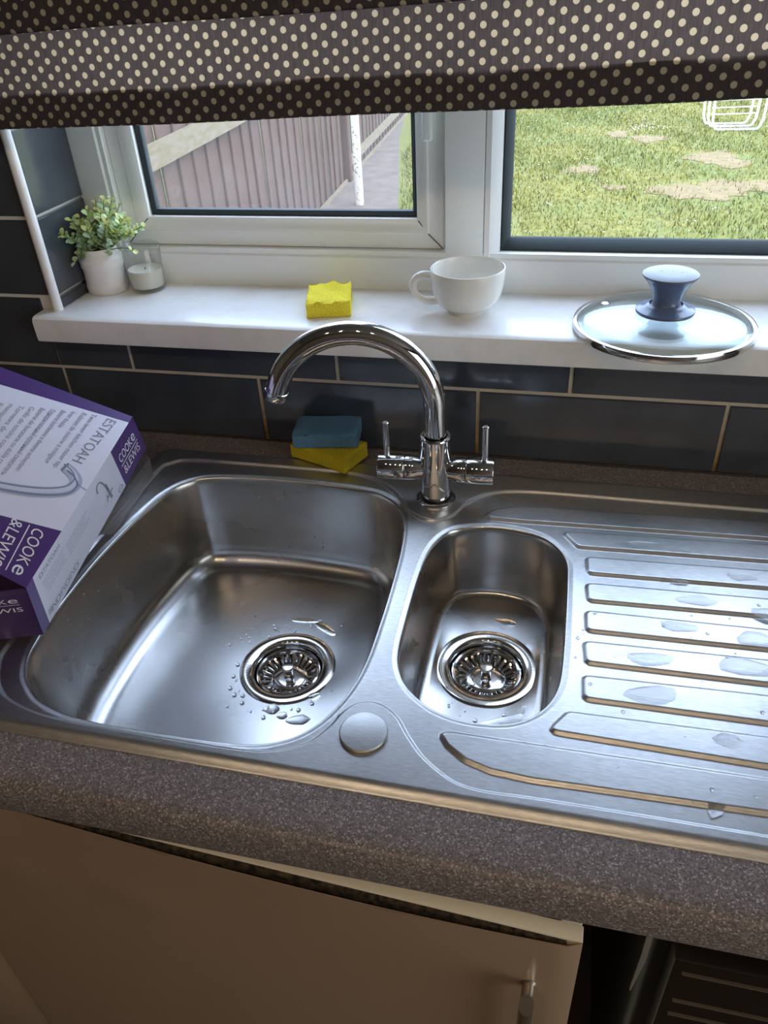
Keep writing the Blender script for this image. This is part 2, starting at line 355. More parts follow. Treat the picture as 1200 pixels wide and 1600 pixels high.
bm = BX(-1.7, 2.3, -2.75, -2.7, -Z0, 1.5); struct('wall_front', bm, 'paint', 0)

# ------------------------------------------------------------------ window
bm = bmesh.new()
poly = [(-.0315, ZS-.0345), (-.0325, ZS-.03), (-.0325, ZS-.007), (-.031, ZS-.003), (-.0275, ZS-.0008), (-.022, ZS), (.20, ZS), (.20, ZS-.036), (-.029, ZS-.036)]
prism(bm, poly, 'x', XR, TW)
lip = [(q[0], q[1]) for q in poly if q[0] < -.02]+[(-.0004, ZS), (-.0004, ZS-.036)]
lip = [(-.0315, ZS-.0345), (-.0325, ZS-.03), (-.0325, ZS-.007), (-.031, ZS-.003), (-.0275, ZS-.0008), (-.022, ZS), (-.0004, ZS), (-.0004, ZS-.036), (-.029, ZS-.036)]
prism(bm, lip, 'x', XR-.0225, XR); prism(bm, lip, 'x', TW, TW+.0225)
struct('windowsill', bm, 'sill')
win = bpy.data.objects.new('window_1', None); COL.objects.link(win); win['kind'] = 'structure'; win.location = (.11, .14, ZS+Z0); BASE['window_1'] = Vector((.11, .14, ZS)); win.empty_display_size = .02
def wp(name, bm, m, par=win, **k): return obj(name, bm, m, par, **k)
ZT = 1.15
def frame(bm, x0, x1, z0, z1, prof):
    """mitred frame: prof = list of (inset, y) closed section"""
    cs = [(x0, z0, 1, 1), (x1, z0, -1, 1), (x1, z1, -1, -1), (x0, z1, 1, -1)]
    rings = [[bm.verts.new((cx+sx*i, y, cz+sz*i)) for i, y in prof] for cx, cz, sx, sz in cs]; n = len(prof)
    for a in range(4):
        for k in range(n): bm.faces.new((rings[a][k], rings[a][(k+1) % n], rings[(a+1) % 4][(k+1) % n], rings[(a+1) % 4][k]))
bm = bmesh.new(); frame(bm, XR+.001, TW-.001, ZS, ZT, [(0, YF), (.043, YF), (.0455, YF+.0025), (.0515, YF+.0025), (.0515, .19), (0, .19)])
wp('outer_frame', bm, 'upvc')
bm = BX(.0265, .0765, YF, .19, ZS+.0515, ZT-.0515, bev=.0015); wp('mullion', bm, 'upvc')
# opening casement on the left: sash with a raised inner bead, mitred corners
SX0, SX1, SZ0, SZ1 = -.4480, .0225, ZS+.0522, ZT-.053
bm = bmesh.new(); YS = .134
frame(bm, SX0, SX1, SZ0, SZ1, [(0, YS+.002), (.0015, YS), (.0195, YS), (.021, YS-.0012), (.0235, YS-.0012), (.0375, YS+.008), (.0385, YS+.030), (.024, YS+.040), (.022, .185), (0, .185)])
sash = wp('sash_frame', bm, 'upvc')
bm = bmesh.new(); i = .0386; frame(bm, SX0+i, SX1-i, SZ0+i, SZ1-i, [(0, YS+.0155), (.0015, YS+.0145), (.0062, YS+.019), (.0062, YS+.03), (0, YS+.03)])
wp('gasket', bm, 'gasket', sash)
i = .0386+.002; bm = BX(SX0+i, SX1-i, YS+.021, YS+.025, SZ0+i, SZ1-i); wp('pane', bm, 'dirty_pane', sash)
bm = bmesh.new()
for sx, cx in ((1, SX0), (-1, SX1)):        # grimy mitre joints at the lower corners
    a = Vector((cx+sx*.002, YS-.0003, SZ0+.002)); b = Vector((cx+sx*.0355, YS-.001, SZ0+.0355))
    tube(bm, [a, a.lerp(b, .5)+Vector((0, -.0006, 0)), b+Vector((0, .0065, 0))], .0006, 6)
wp('mitre_joint', bm, 'mould', sash)
bm = bmesh.new(); box(bm, -.0005, .0115, YS-.022, YS-.010, .3765, .50, bev=.003, seg=3); box(bm, -.001, .012, YS-.012, YS+.001, .46, .52, bev=.002)
wp('window_handle', bm, 'upvc', sash)
# fixed light on the right
bm = bmesh.new(); RX0, RX1, RZ0, RZ1 = .0765, TW-.0525, ZS+.0305, ZT-.0515
frame(bm, RX0, RX1, RZ0, RZ1, [(0, YF+.004), (.0015, YF+.001), (.008, YF+.001), (.0205, YF+.012), (.0215, YF+.016), (.0215, .18), (0, .18)])
bead = wp('glazing_bead', bm, 'upvc')
bm = bmesh.new(); i = .0216; frame(bm, RX0+i, RX1-i, RZ0+i, RZ1-i, [(0, YF+.0155), (.0012, YF+.0145), (.0025, YF+.0155), (.0105, YF+.036), (.0105, YF+.046), (0, YF+.046)])
wp('gasket', bm, 'gasket', bead)
i = .0216+.004; bm = BX(RX0+i, RX1-i, YF+.039, YF+.043, RZ0+i, RZ1-i); wp('pane', bm, 'pane', bead)

# ------------------------------------------------------------------ worktop
bm = bmesh.new()
front = [(-.535, 0), (-.583, 0), (-.590, -.0012), (-.5955, -.005), (-.598, -.0105), (-.5985, -.017), (-.5985, -.034), (-.597, -.038), (-.594, -.040), (-.535, -.040)]
prism(bm, front, 'x', -1.69, 2.29)
box(bm, -1.69, 2.29, -.066, .0, -.04, 0); box(bm, -1.69, -.345, -.535, -.066, -.04, 0); box(bm, .60, 2.29, -.535, -.066, -.04, 0)
obj('worktop', bm, 'worktop', label='long grey-brown speckled laminate worktop with rounded front edge around the sink', cat='worktop')
bm = bmesh.new(); xs = np.linspace(-1.6, 2.2, 260)
tube(bm, [(x, -.001, .0006+.0007*rng.random()) for x in xs], [.0012+.0012*rng.random() for _ in xs], 6)
struct('trim_3', bm, 'mould')

# ------------------------------------------------------------------ sink
SX = (-.357, .622); SYb, SYf = -.0446, -.5456
outer = rounded([(SX[0], SYf), (SX[1], SYf), (SX[1], SYb), (SX[0], SYb)], .022, 8)
main_c = [(-.2963, -.4791), (-.308, -.4569), (-.3142, -.4296), (-.3195, -.3895), (-.3222, -.317), (-.3195, -.2548), (-.3119, -.1888), (-.304, -.1543), (-.2875, -.127), (-.2579, -.1096), (-.1846, -.1014), (-.1097, -.1018), (-.041, -.1075), (-.0108, -.1185), (.0118, -.1413), (.0243, -.177), (.0306, -.225), (.0338, -.2937), (.0345, -.3598), (.0333, -.4047), (.0281, -.4377), (.0188, -.4653), (.0061, -.4879), (-.0118, -.5048), (-.0398, -.5164), (-.0796, -.5202), (-.1481, -.5210), (-.2019, -.5203), (-.2328, -.5165), (-.2629, -.5069), (-.2818, -.4938)]
half_c = [(.0807, -.1772), (.1031, -.1665), (.1299, -.1612), (.1614, -.1635), (.1894, -.1735), (.2088, -.1931), (.2183, -.2157), (.2203, -.2444), (.221, -.3078), (.2205, -.3643), (.2182, -.3986), (.2105, -.4224), (.1968, -.4401), (.1775, -.4523), (.1546, -.4567), (.1306, -.4559), (.1053, -.448), (.0797, -.4286), (.0661, -.4058), (.0604, -.3803), (.0586, -.3364), (.0581, -.2775), (.0602, -.2303), (.0667, -.2006)]
rec_c = [(-.337, -.300), (-.337, -.12), (-.328, -.088), (-.30, -.0755), (-.22, -.0735), (-.12, -.0735), (-.07, -.0755), (-.033, -.0865), (-.006, -.107), (.013, -.131), (.026, -.151), (.0535, -.1655), (.078, -.152), (.091, -.124), (.1115, -.1005), (.14, -.0885), (.185, -.084), (.30, -.0835), (.45, -.083), (.585, -.083), (.601, -.10), (.602, -.30), (.601, -.508), (.585, -.5255), (.45, -.5255), (.30, -.5255), (.2055, -.5262), (.1636, -.5275), (.1409, -.5243), (.1227, -.5146), (.1062, -.5018), (.0913, -.4845), (.0783, -.4668), (.064, -.4565), (.0506, -.4535), (.0372, -.4585), (.0280, -.4710), (.0215, -.4873), (.009, -.506), (-.015, -.521), (-.05, -.5265), (-.13, -.5275), (-.21, -.5270), (-.26, -.522), (-.30, -.508), (-.326, -.478), (-.336, -.44)]
def cat(pts, step=.0035):
    """closed Catmull-Rom through pts, resampled"""
    P = np.array(pts); n = len(P); out = []
    for i in range(n):
        a, b, c, d = P[i-1], P[i], P[(i+1) % n], P[(i+2) % n]; m_ = max(2, int(np.linalg.norm(c-b)/step))
        for k in range(m_):
            t = k/m_; out.append(.5*((2*b)+(-a+c)*t+(2*a-5*b+4*c-d)*t*t+(-a+3*b-3*c+d)*t**3))
    return np.array(out)
def resample(P, n):
    P = np.array(P); d = np.r_[0, np.cumsum(np.linalg.norm(np.diff(np.r_[P, P[:1]], axis=0), axis=1))]; t = np.linspace(0, d[-1], n, endpoint=False); Q = np.r_[P, P[:1]]
    return np.stack([np.interp(t, d, Q[:, k]) for k in (0, 1)], 1)
def sdf(P, poly):
    """signed distance, negative inside"""
    P = np.asarray(P, float); poly = np.asarray(poly, float); A = poly; Bq = np.roll(poly, -1, 0); dmin = np.full(len(P), 1e9); ins = np.zeros(len(P), bool)
    for a, b in zip(A, Bq):
        e = b-a; ww = P-a; t = np.clip((ww@e)/max(e@e, 1e-18), 0, 1); q = ww-t[:, None]*e; dmin = np.minimum(dmin, (q*q).sum(1))
        c1 = (a[1] <= P[:, 1]) != (b[1] <= P[:, 1])
        if abs(b[1]-a[1]) > 1e-15:
            xx = a[0]+(P[:, 1]-a[1])/(b[1]-a[1])*e[0]; ins ^= c1 & (P[:, 0] < xx)
    d = np.sqrt(dmin); d[ins] *= -1; return d
def ccw(P):
    P = np.asarray(P); x, y = P[:, 0], P[:, 1]
    return P if (x*np.roll(y, -1)-np.roll(x, -1)*y).sum() > 0 else P[::-1]
def offset(P, d):
    """offset a smooth closed CCW polyline outward by d"""
    P = ccw(P); t = np.roll(P, -1, 0)-np.roll(P, 1, 0); t /= np.linalg.norm(t, axis=1)[:, None]+1e-12; return P+d*np.stack([t[:, 1], -t[:, 0]], 1)
MAIN = ccw(resample(cat(main_c), 240)); HALF = ccw(resample(cat(half_c), 180)); REC = ccw(resample(cat(rec_c, .002), 640))
XE = .572
def rib(xl, yt, xl2, yb, kt, kb, r=.006): return rounded([(xl2, yb), (XE, yb+kb*(XE-xl2)), (XE, yt+kt*(XE-xl)), (xl, yt)], r, 5)
RIBS = [rib(.2094, -.1617, .2292, -.1894, .046, .036), rib(.2387, -.2056, .2405, -.2346, .037, .033), rib(.2395, -.2512, .2413, -.2796, .030, .033), rib(.2396, -.2952, .2407, -.3250, .014, .020), rib(.2384, -.3401, .2409, -.3692, .027, .012), rib(.2387, -.3856, .2398, -.4148, .029, .006), rib(.2265, -.4318, .2093, -.4573, .018, -.016)]
RIBS.append(rounded([(.1165, -.1425), (.1215, -.1490), (.16, -.1495), (XE, -.135), (XE, -.102), (.225, -.1145), (.16, -.118), (.130, -.128)], .006, 5))
RIBS.append(rounded([(.1178, -.4762), (.1265, -.4885), (.1432, -.5005), (.1663, -.5075), (.20, -.5098), (.3808, -.5055), (XE, -.503), (XE, -.469), (.3859, -.4725), (.128, -.4735)], .005, 4))
RIBS = [ccw(resample(r, int(np.linalg.norm(np.diff(np.r_[r, r[:1]], axis=0), axis=1).sum()/.0035))) for r in RIBS]
OUT = ccw(resample(outer, 320))
DECK, RECZ, RIBH = .0060, .0022, .0032
sm = lambda t: np.clip(t, 0, 1)**2*(3-2*np.clip(t, 0, 1))
def height(P):
    P = np.asarray(P, float)
    do = -sdf(P, OUT); z = DECK*np.sin(np.clip(do/.011, 0, 1)*math.pi/2)
    z -= (DECK-RECZ)*sm((.0025-sdf(P, REC))/.005)
    for r in RIBS: z += RIBH*sm((.0028-sdf(P, r))/.0056)
    z -= .0016*sm(1-(-(-sdf(P, MAIN))/.006))+.0016*sm(1-(-(-sdf(P, HALF))/.006))
    return z
pts, edges = [], []
def add_loop(P):
    i0 = len(pts); n = len(P); pts.extend([Vector((float(a), float(b))) for a, b in P]); edges.extend([(i0+k, i0+(k+1) % n) for k in range(n)])
add_loop(OUT)
for d in (.0015, .0035, .006, .0085, .0115): add_loop(offset(OUT, -d))
mind = lambda P, others: np.min([np.abs(sdf(P, o)) for o in others], 0)
add_loop(MAIN); add_loop(HALF)
def add_pts(P): pts.extend([Vector((float(a), float(b))) for a, b in P])
for d in (.0015, .003, .0045, .0065):
    for P in (MAIN, HALF):
        Q = offset(P, d); keep = mind(Q, [REC]) > .0012; add_pts(Q[keep])
for d in (-.0031, -.0025, -.00125, 0, .00125, .0025, .0031):
    Q = offset(REC, d); keep = (sdf(Q, MAIN) > .0012) & (sdf(Q, HALF) > .0012); add_pts(Q[keep])
for r in RIBS:
    for d in (-.0034, -.0028, -.0014, 0, .0014, .0028, .0034): add_pts(offset(r, d))
gx, gy = np.meshgrid(np.arange(SX[0]+.01, SX[1], .012), np.arange(SYf+.01, SYb, .012)); Gp = np.stack([gx.ravel(), gy.ravel()], 1)
keep = (sdf(Gp, OUT) < -.014) & (sdf(Gp, MAIN) > .008) & (sdf(Gp, HALF) > .008) & (np.abs(sdf(Gp, REC)) > .005)
for r in RIBS: keep &= np.abs(sdf(Gp, r)) > .005
add_pts(Gp[keep])
vo_, eo_, fo_, *_r = geometry.delaunay_2d_cdt(pts, edges, [], 0, 1e-5, False)
V2 = np.array([(v_[0], v_[1]) for v_ in vo_]); F = np.array([f for f in fo_ if len(f) == 3]); C = V2[F].mean(1)
F = F[(sdf(C, OUT) < 0) & (sdf(C, MAIN) > 0) & (sdf(C, HALF) > 0)]
used = np.unique(F); mp_ = -np.ones(len(V2), int); mp_[used] = np.arange(len(used)); F = mp_[F]; V2 = V2[used]
zz = height(V2); e_ = 2e-4; gxn = (height(V2+[e_, 0])-height(V2-[e_, 0]))/(2*e_); gyn = (height(V2+[0, e_])-height(V2-[0, e_]))/(2*e_)
me = bpy.data.meshes.new('deck'); me.from_pydata([(a, b, c) for (a, b), c in zip(V2.tolist(), zz.tolist())], [], F.tolist()); me.update()
fl = [p_ for p_ in me.polygons if p_.normal.z < 0]
if len(fl) > len(me.polygons)/2: me.flip_normals()
me.polygons.foreach_set('use_smooth', [True]*len(me.polygons))
nn = np.stack([-gxn, -gyn, np.ones(len(gxn))], 1); nn /= np.linalg.norm(nn, axis=1)[:, None]
me.normals_split_custom_set_from_vertices(nn.tolist())
sink = thing('kitchen_sink', 'stainless steel one and a half bowl inset sink with ribbed drainer', 'sink', (.13, -.295, 0))
obj('drainer_deck', me, 'steel', sink)
DR = {'main': ((-.1012, -.299), -.1406), 'half': ((.1401, -.294), -.1006)}
RF = .0585
def bowl(P, dc, zf, taper, fil, nm):
    c = np.array(dc); z0 = height(P).mean(); bm = bmesh.new(); rings = []; n = len(P)
    prof = [(0, z0), (-.0006, z0-.0006), (-.0018, z0-.0030), (-.0026, z0-.008)]
    zt = zf+.006+fil
    for s in np.linspace(.15, 1, 6): prof.append((-.0026-taper*s, z0-.008+(zt-(z0-.008))*s))
    o_end = -.0026-taper
    for a in np.linspace(0, math.pi/2, 9)[1:]: prof.append((o_end-fil*(1-math.cos(a)), zt-fil*math.sin(a)))
    for o_, z_ in prof:
        Q = offset(P, o_) if abs(o_) < .012 else None
        if Q is None:
            Q = offset(P, o_)
            for _ in range(3): Q = (np.roll(Q, 1, 0)+2*Q+np.roll(Q, -1, 0))/4
        rings.append(np.c_[Q, np.full(n, z_) if abs(o_) > 1e-9 else height(P)])
    last = rings[-1]; ang = np.arctan2(last[:, 1]-c[1], last[:, 0]-c[0]); zl = last[:, 2].mean()
    circ = c+(RF-.006)*np.stack([np.cos(ang), np.sin(ang)], 1)
    for s in np.linspace(0, 1, 12)[1:]: rings.append(np.c_[last[:, :2]*(1-s)+circ*s, np.full(n, zl+(zf-zl)*s)])
    vs = [[bm.verts.new(q) for q in r] for r in rings]
    for a, b in zip(vs[:-1], vs[1:]):
        for k in range(n): bm.faces.new((a[k], a[(k+1) % n], b[(k+1) % n], b[k]))
    me = finish_mesh(bm, nm, 60)
    if sum(p_.normal.z*p_.area for p_ in me.polygons) < 0: me.flip_normals()
    return me
obj('large_bowl', bowl(MAIN, *DR['main'], .010, .032, 'large_bowl'), 'steel_bowl', sink)
obj('small_bowl', bowl(HALF, *DR['half'], .009, .0105, 'small_bowl'), 'steel_bowl', sink)
# the overflow slit high on the large bowl's right wall
for key, (dc, zf) in DR.items():
    bm = bmesh.new(); c = (dc[0], dc[1], zf)
    lathe(bm, [(.0530, -.0012), (RF, -.0004), (RF+.0002, .0010), (RF-.0010, .0019), (.0560, .0022), (.0450, .0019), (.0432, .0008), (.0420, -.0012), (.0412, -.0040), (.0405, -.0065), (.0400, -.020), (.0385, -.026), (.0300, -.034), (.0150, -.036), (0, -.036)], c, 72)
    fo = obj('waste_flange', bm, 'polished', sink)
for key, lab in (('main', 'polished basket strainer in the waste of the large left bowl'), ('half', 'polished basket strainer in the waste of the small right bowl')):
    dc, zf = DR[key]; t = thing('basket_strainer', lab, 'strainer', (dc[0], dc[1], zf-.021)); c = (dc[0], dc[1], zf)
    bm = bmesh.new()
    lathe(bm, [(.0396, -.0075), (.0392, -.0050), (.0375, -.0042), (.0355, -.0050), (.0345, -.0085), (.0340, -.0125), (.0350, -.0130), (.0372, -.0095), (.0388, -.0080)], c, 64, close=True)
    obj('basket_rim', bm, 'polished', t)
    bm = bmesh.new(); nb = 26
    for k in range(nb):
        a0 = 2*math.pi*k/nb; hw = 2*math.pi/nb*.33
        ring = []
        for r_, z_, wd in ((.0345, -.0115, .86), (.0300, -.0150, .92), (.0215, -.0180, 1.1)):
            ring.append([(c[0]+r_*math.cos(a0+s*hw*wd), c[1]+r_*math.sin(a0+s*hw*wd), c[2]+z_+(.0012 if s == 0 else 0)) for s in (-1, 0, 1)])
        vv = [[bm.verts.new(q) for q in rr_] for rr_ in ring]
        for a, b in zip(vv[:-1], vv[1:]):
            for s in (0, 1): bm.faces.new((a[s], a[s+1], b[s+1], b[s]))
    o = obj('strainer_bars', bm, 'polished', t)
    bm = bmesh.new(); lathe(bm, [(.0225, -.0205), (.0224, -.0176), (.0215, -.0170), (.0120, -.0168), (.0060, -.0168), (0, -.0168)], c, 48); obj('strainer_plate', bm, 'polished', t)
    bm = bmesh.new(); lathe(bm, [(.0064, -.0168), (.0056, -.0150), (.0054, -.0040), (.0064, -.0024), (.0074, -.0004), (.0074, .0018), (.0066, .0030), (0, .0035)], c, 32); obj('lift_knob', bm, 'polished', t)
bm = bmesh.new(); lathe(bm, [(.0200, .0), (.0215, .0008), (.0216, .0024), (.0206, .0034), (.0120, .0042), (0, .0045)], (.0535, -.491, DECK), 56)
obj('tap_hole_cover', bm, 'steel', label='round flat steel cover plate beside the front of the sink bowls', cat='cover')
bm = bmesh.new()
def drop(x, y, z, r, flat=.32, sx=1., ang=0.):
    n = 10 if r > .0018 else 7; ca, sa = math.cos(ang), math.sin(ang); rings = []
    wob = [1+.14*math.sin(k*2.1+r*9e3)+.1*random.random() if r > .003 else 1 for k in range(n)]
    for f_, h_ in ((1, 0), (.86, .55), (.5, .9)):
        rings.append([bm.verts.new((x+r*f_*wob[k]*(sx*math.cos(6.2832*k/n)*ca-math.sin(6.2832*k/n)*sa), y+r*f_*wob[k]*(sx*math.cos(6.2832*k/n)*sa+math.sin(6.2832*k/n)*ca), z+r*flat*h_)) for k in range(n)])
    top = bm.verts.new((x, y, z+r*flat))
    for a, b in zip(rings[:-1], rings[1:]):
        for k in range(n): bm.faces.new((a[k], a[(k+1) % n], b[(k+1) % n], b[k]))
    for k in range(n): bm.faces.new((rings[-1][k], rings[-1][(k+1) % n], top))
def on_deck(x, y): return float(height([(x, y)])[0])+.00005
for key in ('main', 'half'):
    dc, zf = DR[key]
    for _ in range(60):
        a = random.uniform(0, 6.28); rr = RF+.003+abs(random.gauss(0, .018)); x, y = dc[0]+rr*math.cos(a), dc[1]+rr*math.sin(a)
        P = MAIN if key == 'main' else HALF
        if float(sdf([(x, y)], P)[0]) > -.045: continue
        drop(x, y, zf+.0012+max(0, rr-RF)*.06, random.choice((.0008, .0012, .0016, .0026)), .4)
def wall_drops(P, zf, taper, fil, n, sel):
    zt = zf+.006+fil
    for _ in range(n):
        i_ = sel(); s_ = random.uniform(.08, 1); Q = offset(P, -.0026-taper*s_)[i_]; z_ = -.006+(zt+.006)*s_; r = random.choice((.0006, .0008, .0011, .0016))
        nv = (offset(P, -1.)[i_]-P[i_]); nv = Vector((nv[0], nv[1], .1)).normalized()
        M_ = Matrix.Translation((Q[0], Q[1], z_)) @ nv.to_track_quat('Z', 'Y').to_matrix().to_4x4() @ Matrix.Diagonal((1, 1.2, .45, 1))
        bmesh.ops.create_icosphere(bm, subdivisions=1, radius=r, matrix=M_)
back = [k for k in range(len(MAIN)) if MAIN[k][1] > -.125]; leftw = [k for k in range(len(MAIN)) if MAIN[k][0] < -.29]
wall_drops(MAIN, DR['main'][1], .010, .032, 110, lambda: random.choice(back)); wall_drops(MAIN, DR['main'][1], .010, .032, 110, lambda: random.choice(leftw))
for x, y, r, sx, a in ((-.098, -.365, .006, 1.3, .3), (-.083, -.372, .004, 1.6, .2), (-.062, -.375, .006, 2.2, .25), (-.055, -.338, .005, 1.2, 1.), (-.075, -.226, .005, 3.2, -.5), (-.105, -.217, .003, 6., .1)):
    drop(x, y, DR['main'][1]+.003, r, .12, sx, a)
for x, y, r, sx, a in ((.165, -.372, .009, 3.2, .45), (.155, -.218, .006, 2.2, -.15), (.18, -.205, .004, 1.8, 0), (.19, -.35, .006, 1.3, 1.2)):
    drop(x, y, DR['half'][1]+.003, r, .10, sx, a)
for _ in range(150):
    x, y = random.uniform(.10, .56), random.uniform(-.52, -.07)
    if float(sdf([(x, y)], HALF)[0]) < .006: continue
    drop(x, y, on_deck(x, y), random.choice((.0008, .001, .0014, .002)), .45)
for x, y, r, sx, a in ((.30, -.175, .007, 2.5, .1), (.345, -.178, .006, 1.2, 0), (.40, -.215, .007, 2.2, .1), (.35, -.262, .008, 2.4, .05), (.42, -.27, .009, 2., .1), (.33, -.305, .007, 2.6, 0), (.40, -.31, .01, 1.8, .1), (.30, -.355, .009, 2.4, .1), (.385, -.35, .012, 2., 0), (.30, -.40, .011, 2.2, .2), (.36, -.44, .008, 1.5, 0), (.343, -.505, .006, 1.4, 1.2), (.30, -.125, .005, 1.2, 0), (.335, -.23, .005, 1.8, 0)):
    drop(x, y, on_deck(x, y), r, .07, sx, a)
for _ in range(60):
    x, y = random.uniform(-.3, .30), random.uniform(-.098, -.05)
    drop(x, y, on_deck(x, y), random.choice((.0008, .0011, .0016)), .5)
o = obj('water_drops', bm, 'water', kind='stuff', label='clear water drops and small puddles scattered over the steel sink', cat='water')

# ------------------------------------------------------------------ mixer tap
TX, TY = .0535, -.1215
tap = thing('mixer_tap', 'chrome swan-neck kitchen mixer tap with two side levers behind the sink', 'tap', (TX, TY, DECK))
bm = bmesh.new(); lathe(bm, [(.0, 0), (.0246, 0), (.0250, .0015), (.0246, .0040), (.0225, .0058), (.0205, .0062)], (TX, TY, DECK-.0008), 56); obj('base_ring', bm, 'chrome', tap)
bm = bmesh.new(); lathe(bm, [(.0180, .0052), (.0186, .0066), (.0186, .0880), (.0190, .0892), (.0190, .0905), (.0180, .0920), (.0150, .0920), (.0146, .0900), (.0146, .0860), (.0, .0860)], (TX, TY, DECK), 64); obj('body', bm, 'chrome', tap)
phi = math.radians(189.4); z1, R_, endt = .135, .093, math.radians(164)
path = [(TX, TY, z) for z in np.linspace(.090, z1, 8)]+[(TX+(R_-R_*math.cos(t))*math.cos(phi), TY+(R_-R_*math.cos(t))*math.sin(phi), z1+R_*math.sin(t)) for t in np.linspace(0, endt, 60)[1:]]
bm = bmesh.new(); tube(bm, path, .0132, 40); sp = obj('spout', bm, 'chrome', tap)
d = (Vector(path[-1])-Vector(path[-2])).normalized(); e0 = Vector(path[-1]); bm = bmesh.new()
tube(bm, [e0-d*.0005, e0+d*.0005, e0+d*.001, e0+d*.0095, e0+d*.011], [.0130, .0130, .0138, .0138, .0128], 40); obj('aerator', bm, 'chrome', sp)
ya = math.radians(2.5); ax = Vector((math.cos(ya), math.sin(ya), 0)); c0 = Vector((TX, TY, .0515))
for s, nm in ((-1, 'hot'), (1, 'cold')):
    bm = bmesh.new(); P = lambda t: c0+ax*s*t
    tube(bm, [P(.006), P(.018), P(.026), P(.034), P(.0365), P(.0370)], [.0105, .0125, .0152, .0160, .0158, .0152], 40); ar = obj('valve_arm', bm, 'chrome', tap)
    bm = bmesh.new(); tube(bm, [P(.0374), P(.0378), P(.0385), P(.0695), P(.0705), P(.0708)], [.0152, .0158, .0162, .0162, .0157, .0145], 40); hd = obj('lever_barrel', bm, 'chrome', tap)
    q = P(.0595); bm = bmesh.new(); tube(bm, [q+Vector((0, 0, z)) for z in (.012, .0162, .058, .0605, .0612)], [.0040, .0040, .0042, .0040, .0030], 24); obj('lever', bm, 'chrome', hd)

# ------------------------------------------------------------------ base cabinets under the worktop
ang = math.radians(-2.22); hinge = Vector((-.405, -.5792))
def cab_m(): return Matrix.Translation((hinge.x, hinge.y, 0)) @ Matrix.Rotation(ang, 4, 'Z')
CW = .6545
cab = thing('base_cabinet', 'wide cream kitchen base unit with peeling vinyl door under the sink', 'cabinet', (-.08, -.32, -Z0))
for nm, a in (('side_panel', (-.405, -.387, -.558, -.02, -.80, -.042)), ('side_panel', (.235, .253, -.558, -.02, -.80, -.042)), ('base_panel', (-.387, .235, -.558, -.02, -.80, -.782)), ('plinth', (-.40, .25, -.50, -.484, -Z0, -.80)), ('top_rail', (-.387, .235, -.558, -.54, -.10, -.042))):
    obj(nm, BX(*a, bev=.0008, seg=1), 'door_edge', cab)
zt = -.0600; bm = bmesh.new()
box(bm, 0, CW, .0045, .018, -.77, zt, bev=.0012); bmesh.ops.transform(bm, matrix=cab_m(), verts=bm.verts); door = obj('door', bm, 'door_edge', cab)
bm = bmesh.new(); box(bm, .004, CW-.012, .0010, .0047, -.76, zt-.0016); bmesh.ops.transform(bm, matrix=cab_m(), verts=bm.verts); obj('door_core', bm, 'core', door)
bm = bmesh.new(); nx, nz = 60, 40; grid = []       # peeling front vinyl, bellied away from the core along its top edge
for j in range(nz+1):
    z = -.77+(zt+.77)*(1-(1-j/nz)**1.6); row = []
    for i_ in range(nx+1):
        x = CW*i_/nx; t = i_/nx; tt = min(1, max(0, (t-.22)/.78)); lift = .0056*max(0, math.sin(math.pi*tt**1.25))**.8*max(0, 1-(zt-z)/.16)**2
        lift += .0016*math.exp(-((x-.25)**2/.0022+(z+.165)**2/.0006))+.0012*math.exp(-((x-.10)**2/.0012+(z+.175)**2/.0004))
        y = -.0002-lift
        if x > CW-.004: y += (x-(CW-.004))**2/.004*1.0
        row.append((x, y, z-(.0022 if j == nz else 0)*math.sin(math.pi*tt)))
    grid.append(row)
for dy in (0, .0007):
    vv = [[bm.verts.new((x, y+dy, z)) for x, y, z in row] for row in grid]
    for j in range(nz):
        for i_ in range(nx): bm.faces.new((vv[j][i_], vv[j][i_+1], vv[j+1][i_+1], vv[j+1][i_]))
    if dy == 0: v0 = vv
for i_ in range(nx): bm.faces.new((v0[nz][i_], v0[nz][i_+1], vv[nz][i_+1], vv[nz][i_]))
for j in range(nz): bm.faces.new((v0[j][nx], v0[j+1][nx], vv[j+1][nx], vv[j][nx])); bm.faces.new((v0[j][0], v0[j+1][0], vv[j+1][0], vv[j][0]))
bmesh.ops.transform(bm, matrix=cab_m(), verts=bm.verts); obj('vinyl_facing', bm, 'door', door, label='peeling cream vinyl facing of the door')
hx = .6185; bm = bmesh.new()
for zz_ in (-.1350, -.2950): tube(bm, [(hx, .0005, zz_), (hx, -.0010, zz_), (hx, -.0025, zz_), (hx, -.0150, zz_)], [.0066, .0066, .0052, .0052], 24)
tube(bm, [(hx, -.0200, -.1290), (hx, -.0200, -.31)], .0060, 28)
for v_ in bm.verts:
    if v_.co.z > -.1291 and abs(v_.co.y+.02) < .0065: v_.co.z += (v_.co.y+.02)*.9
bmesh.ops.transform(bm, matrix=cab_m(), verts=bm.verts); obj('bar_handle', bm, 'sat_steel', door)
cab2 = thing('base_cabinet', 'cream kitchen base unit with plain door at the lower left corner', 'cabinet', (-.72, -.32, -Z0))
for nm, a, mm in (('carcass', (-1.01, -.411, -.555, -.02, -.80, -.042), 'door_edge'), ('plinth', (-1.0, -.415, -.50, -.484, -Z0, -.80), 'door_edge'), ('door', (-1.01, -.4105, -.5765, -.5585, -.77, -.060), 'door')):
    obj(nm, BX(*a, bev=.003 if nm == 'door' else .001), mm, cab2)
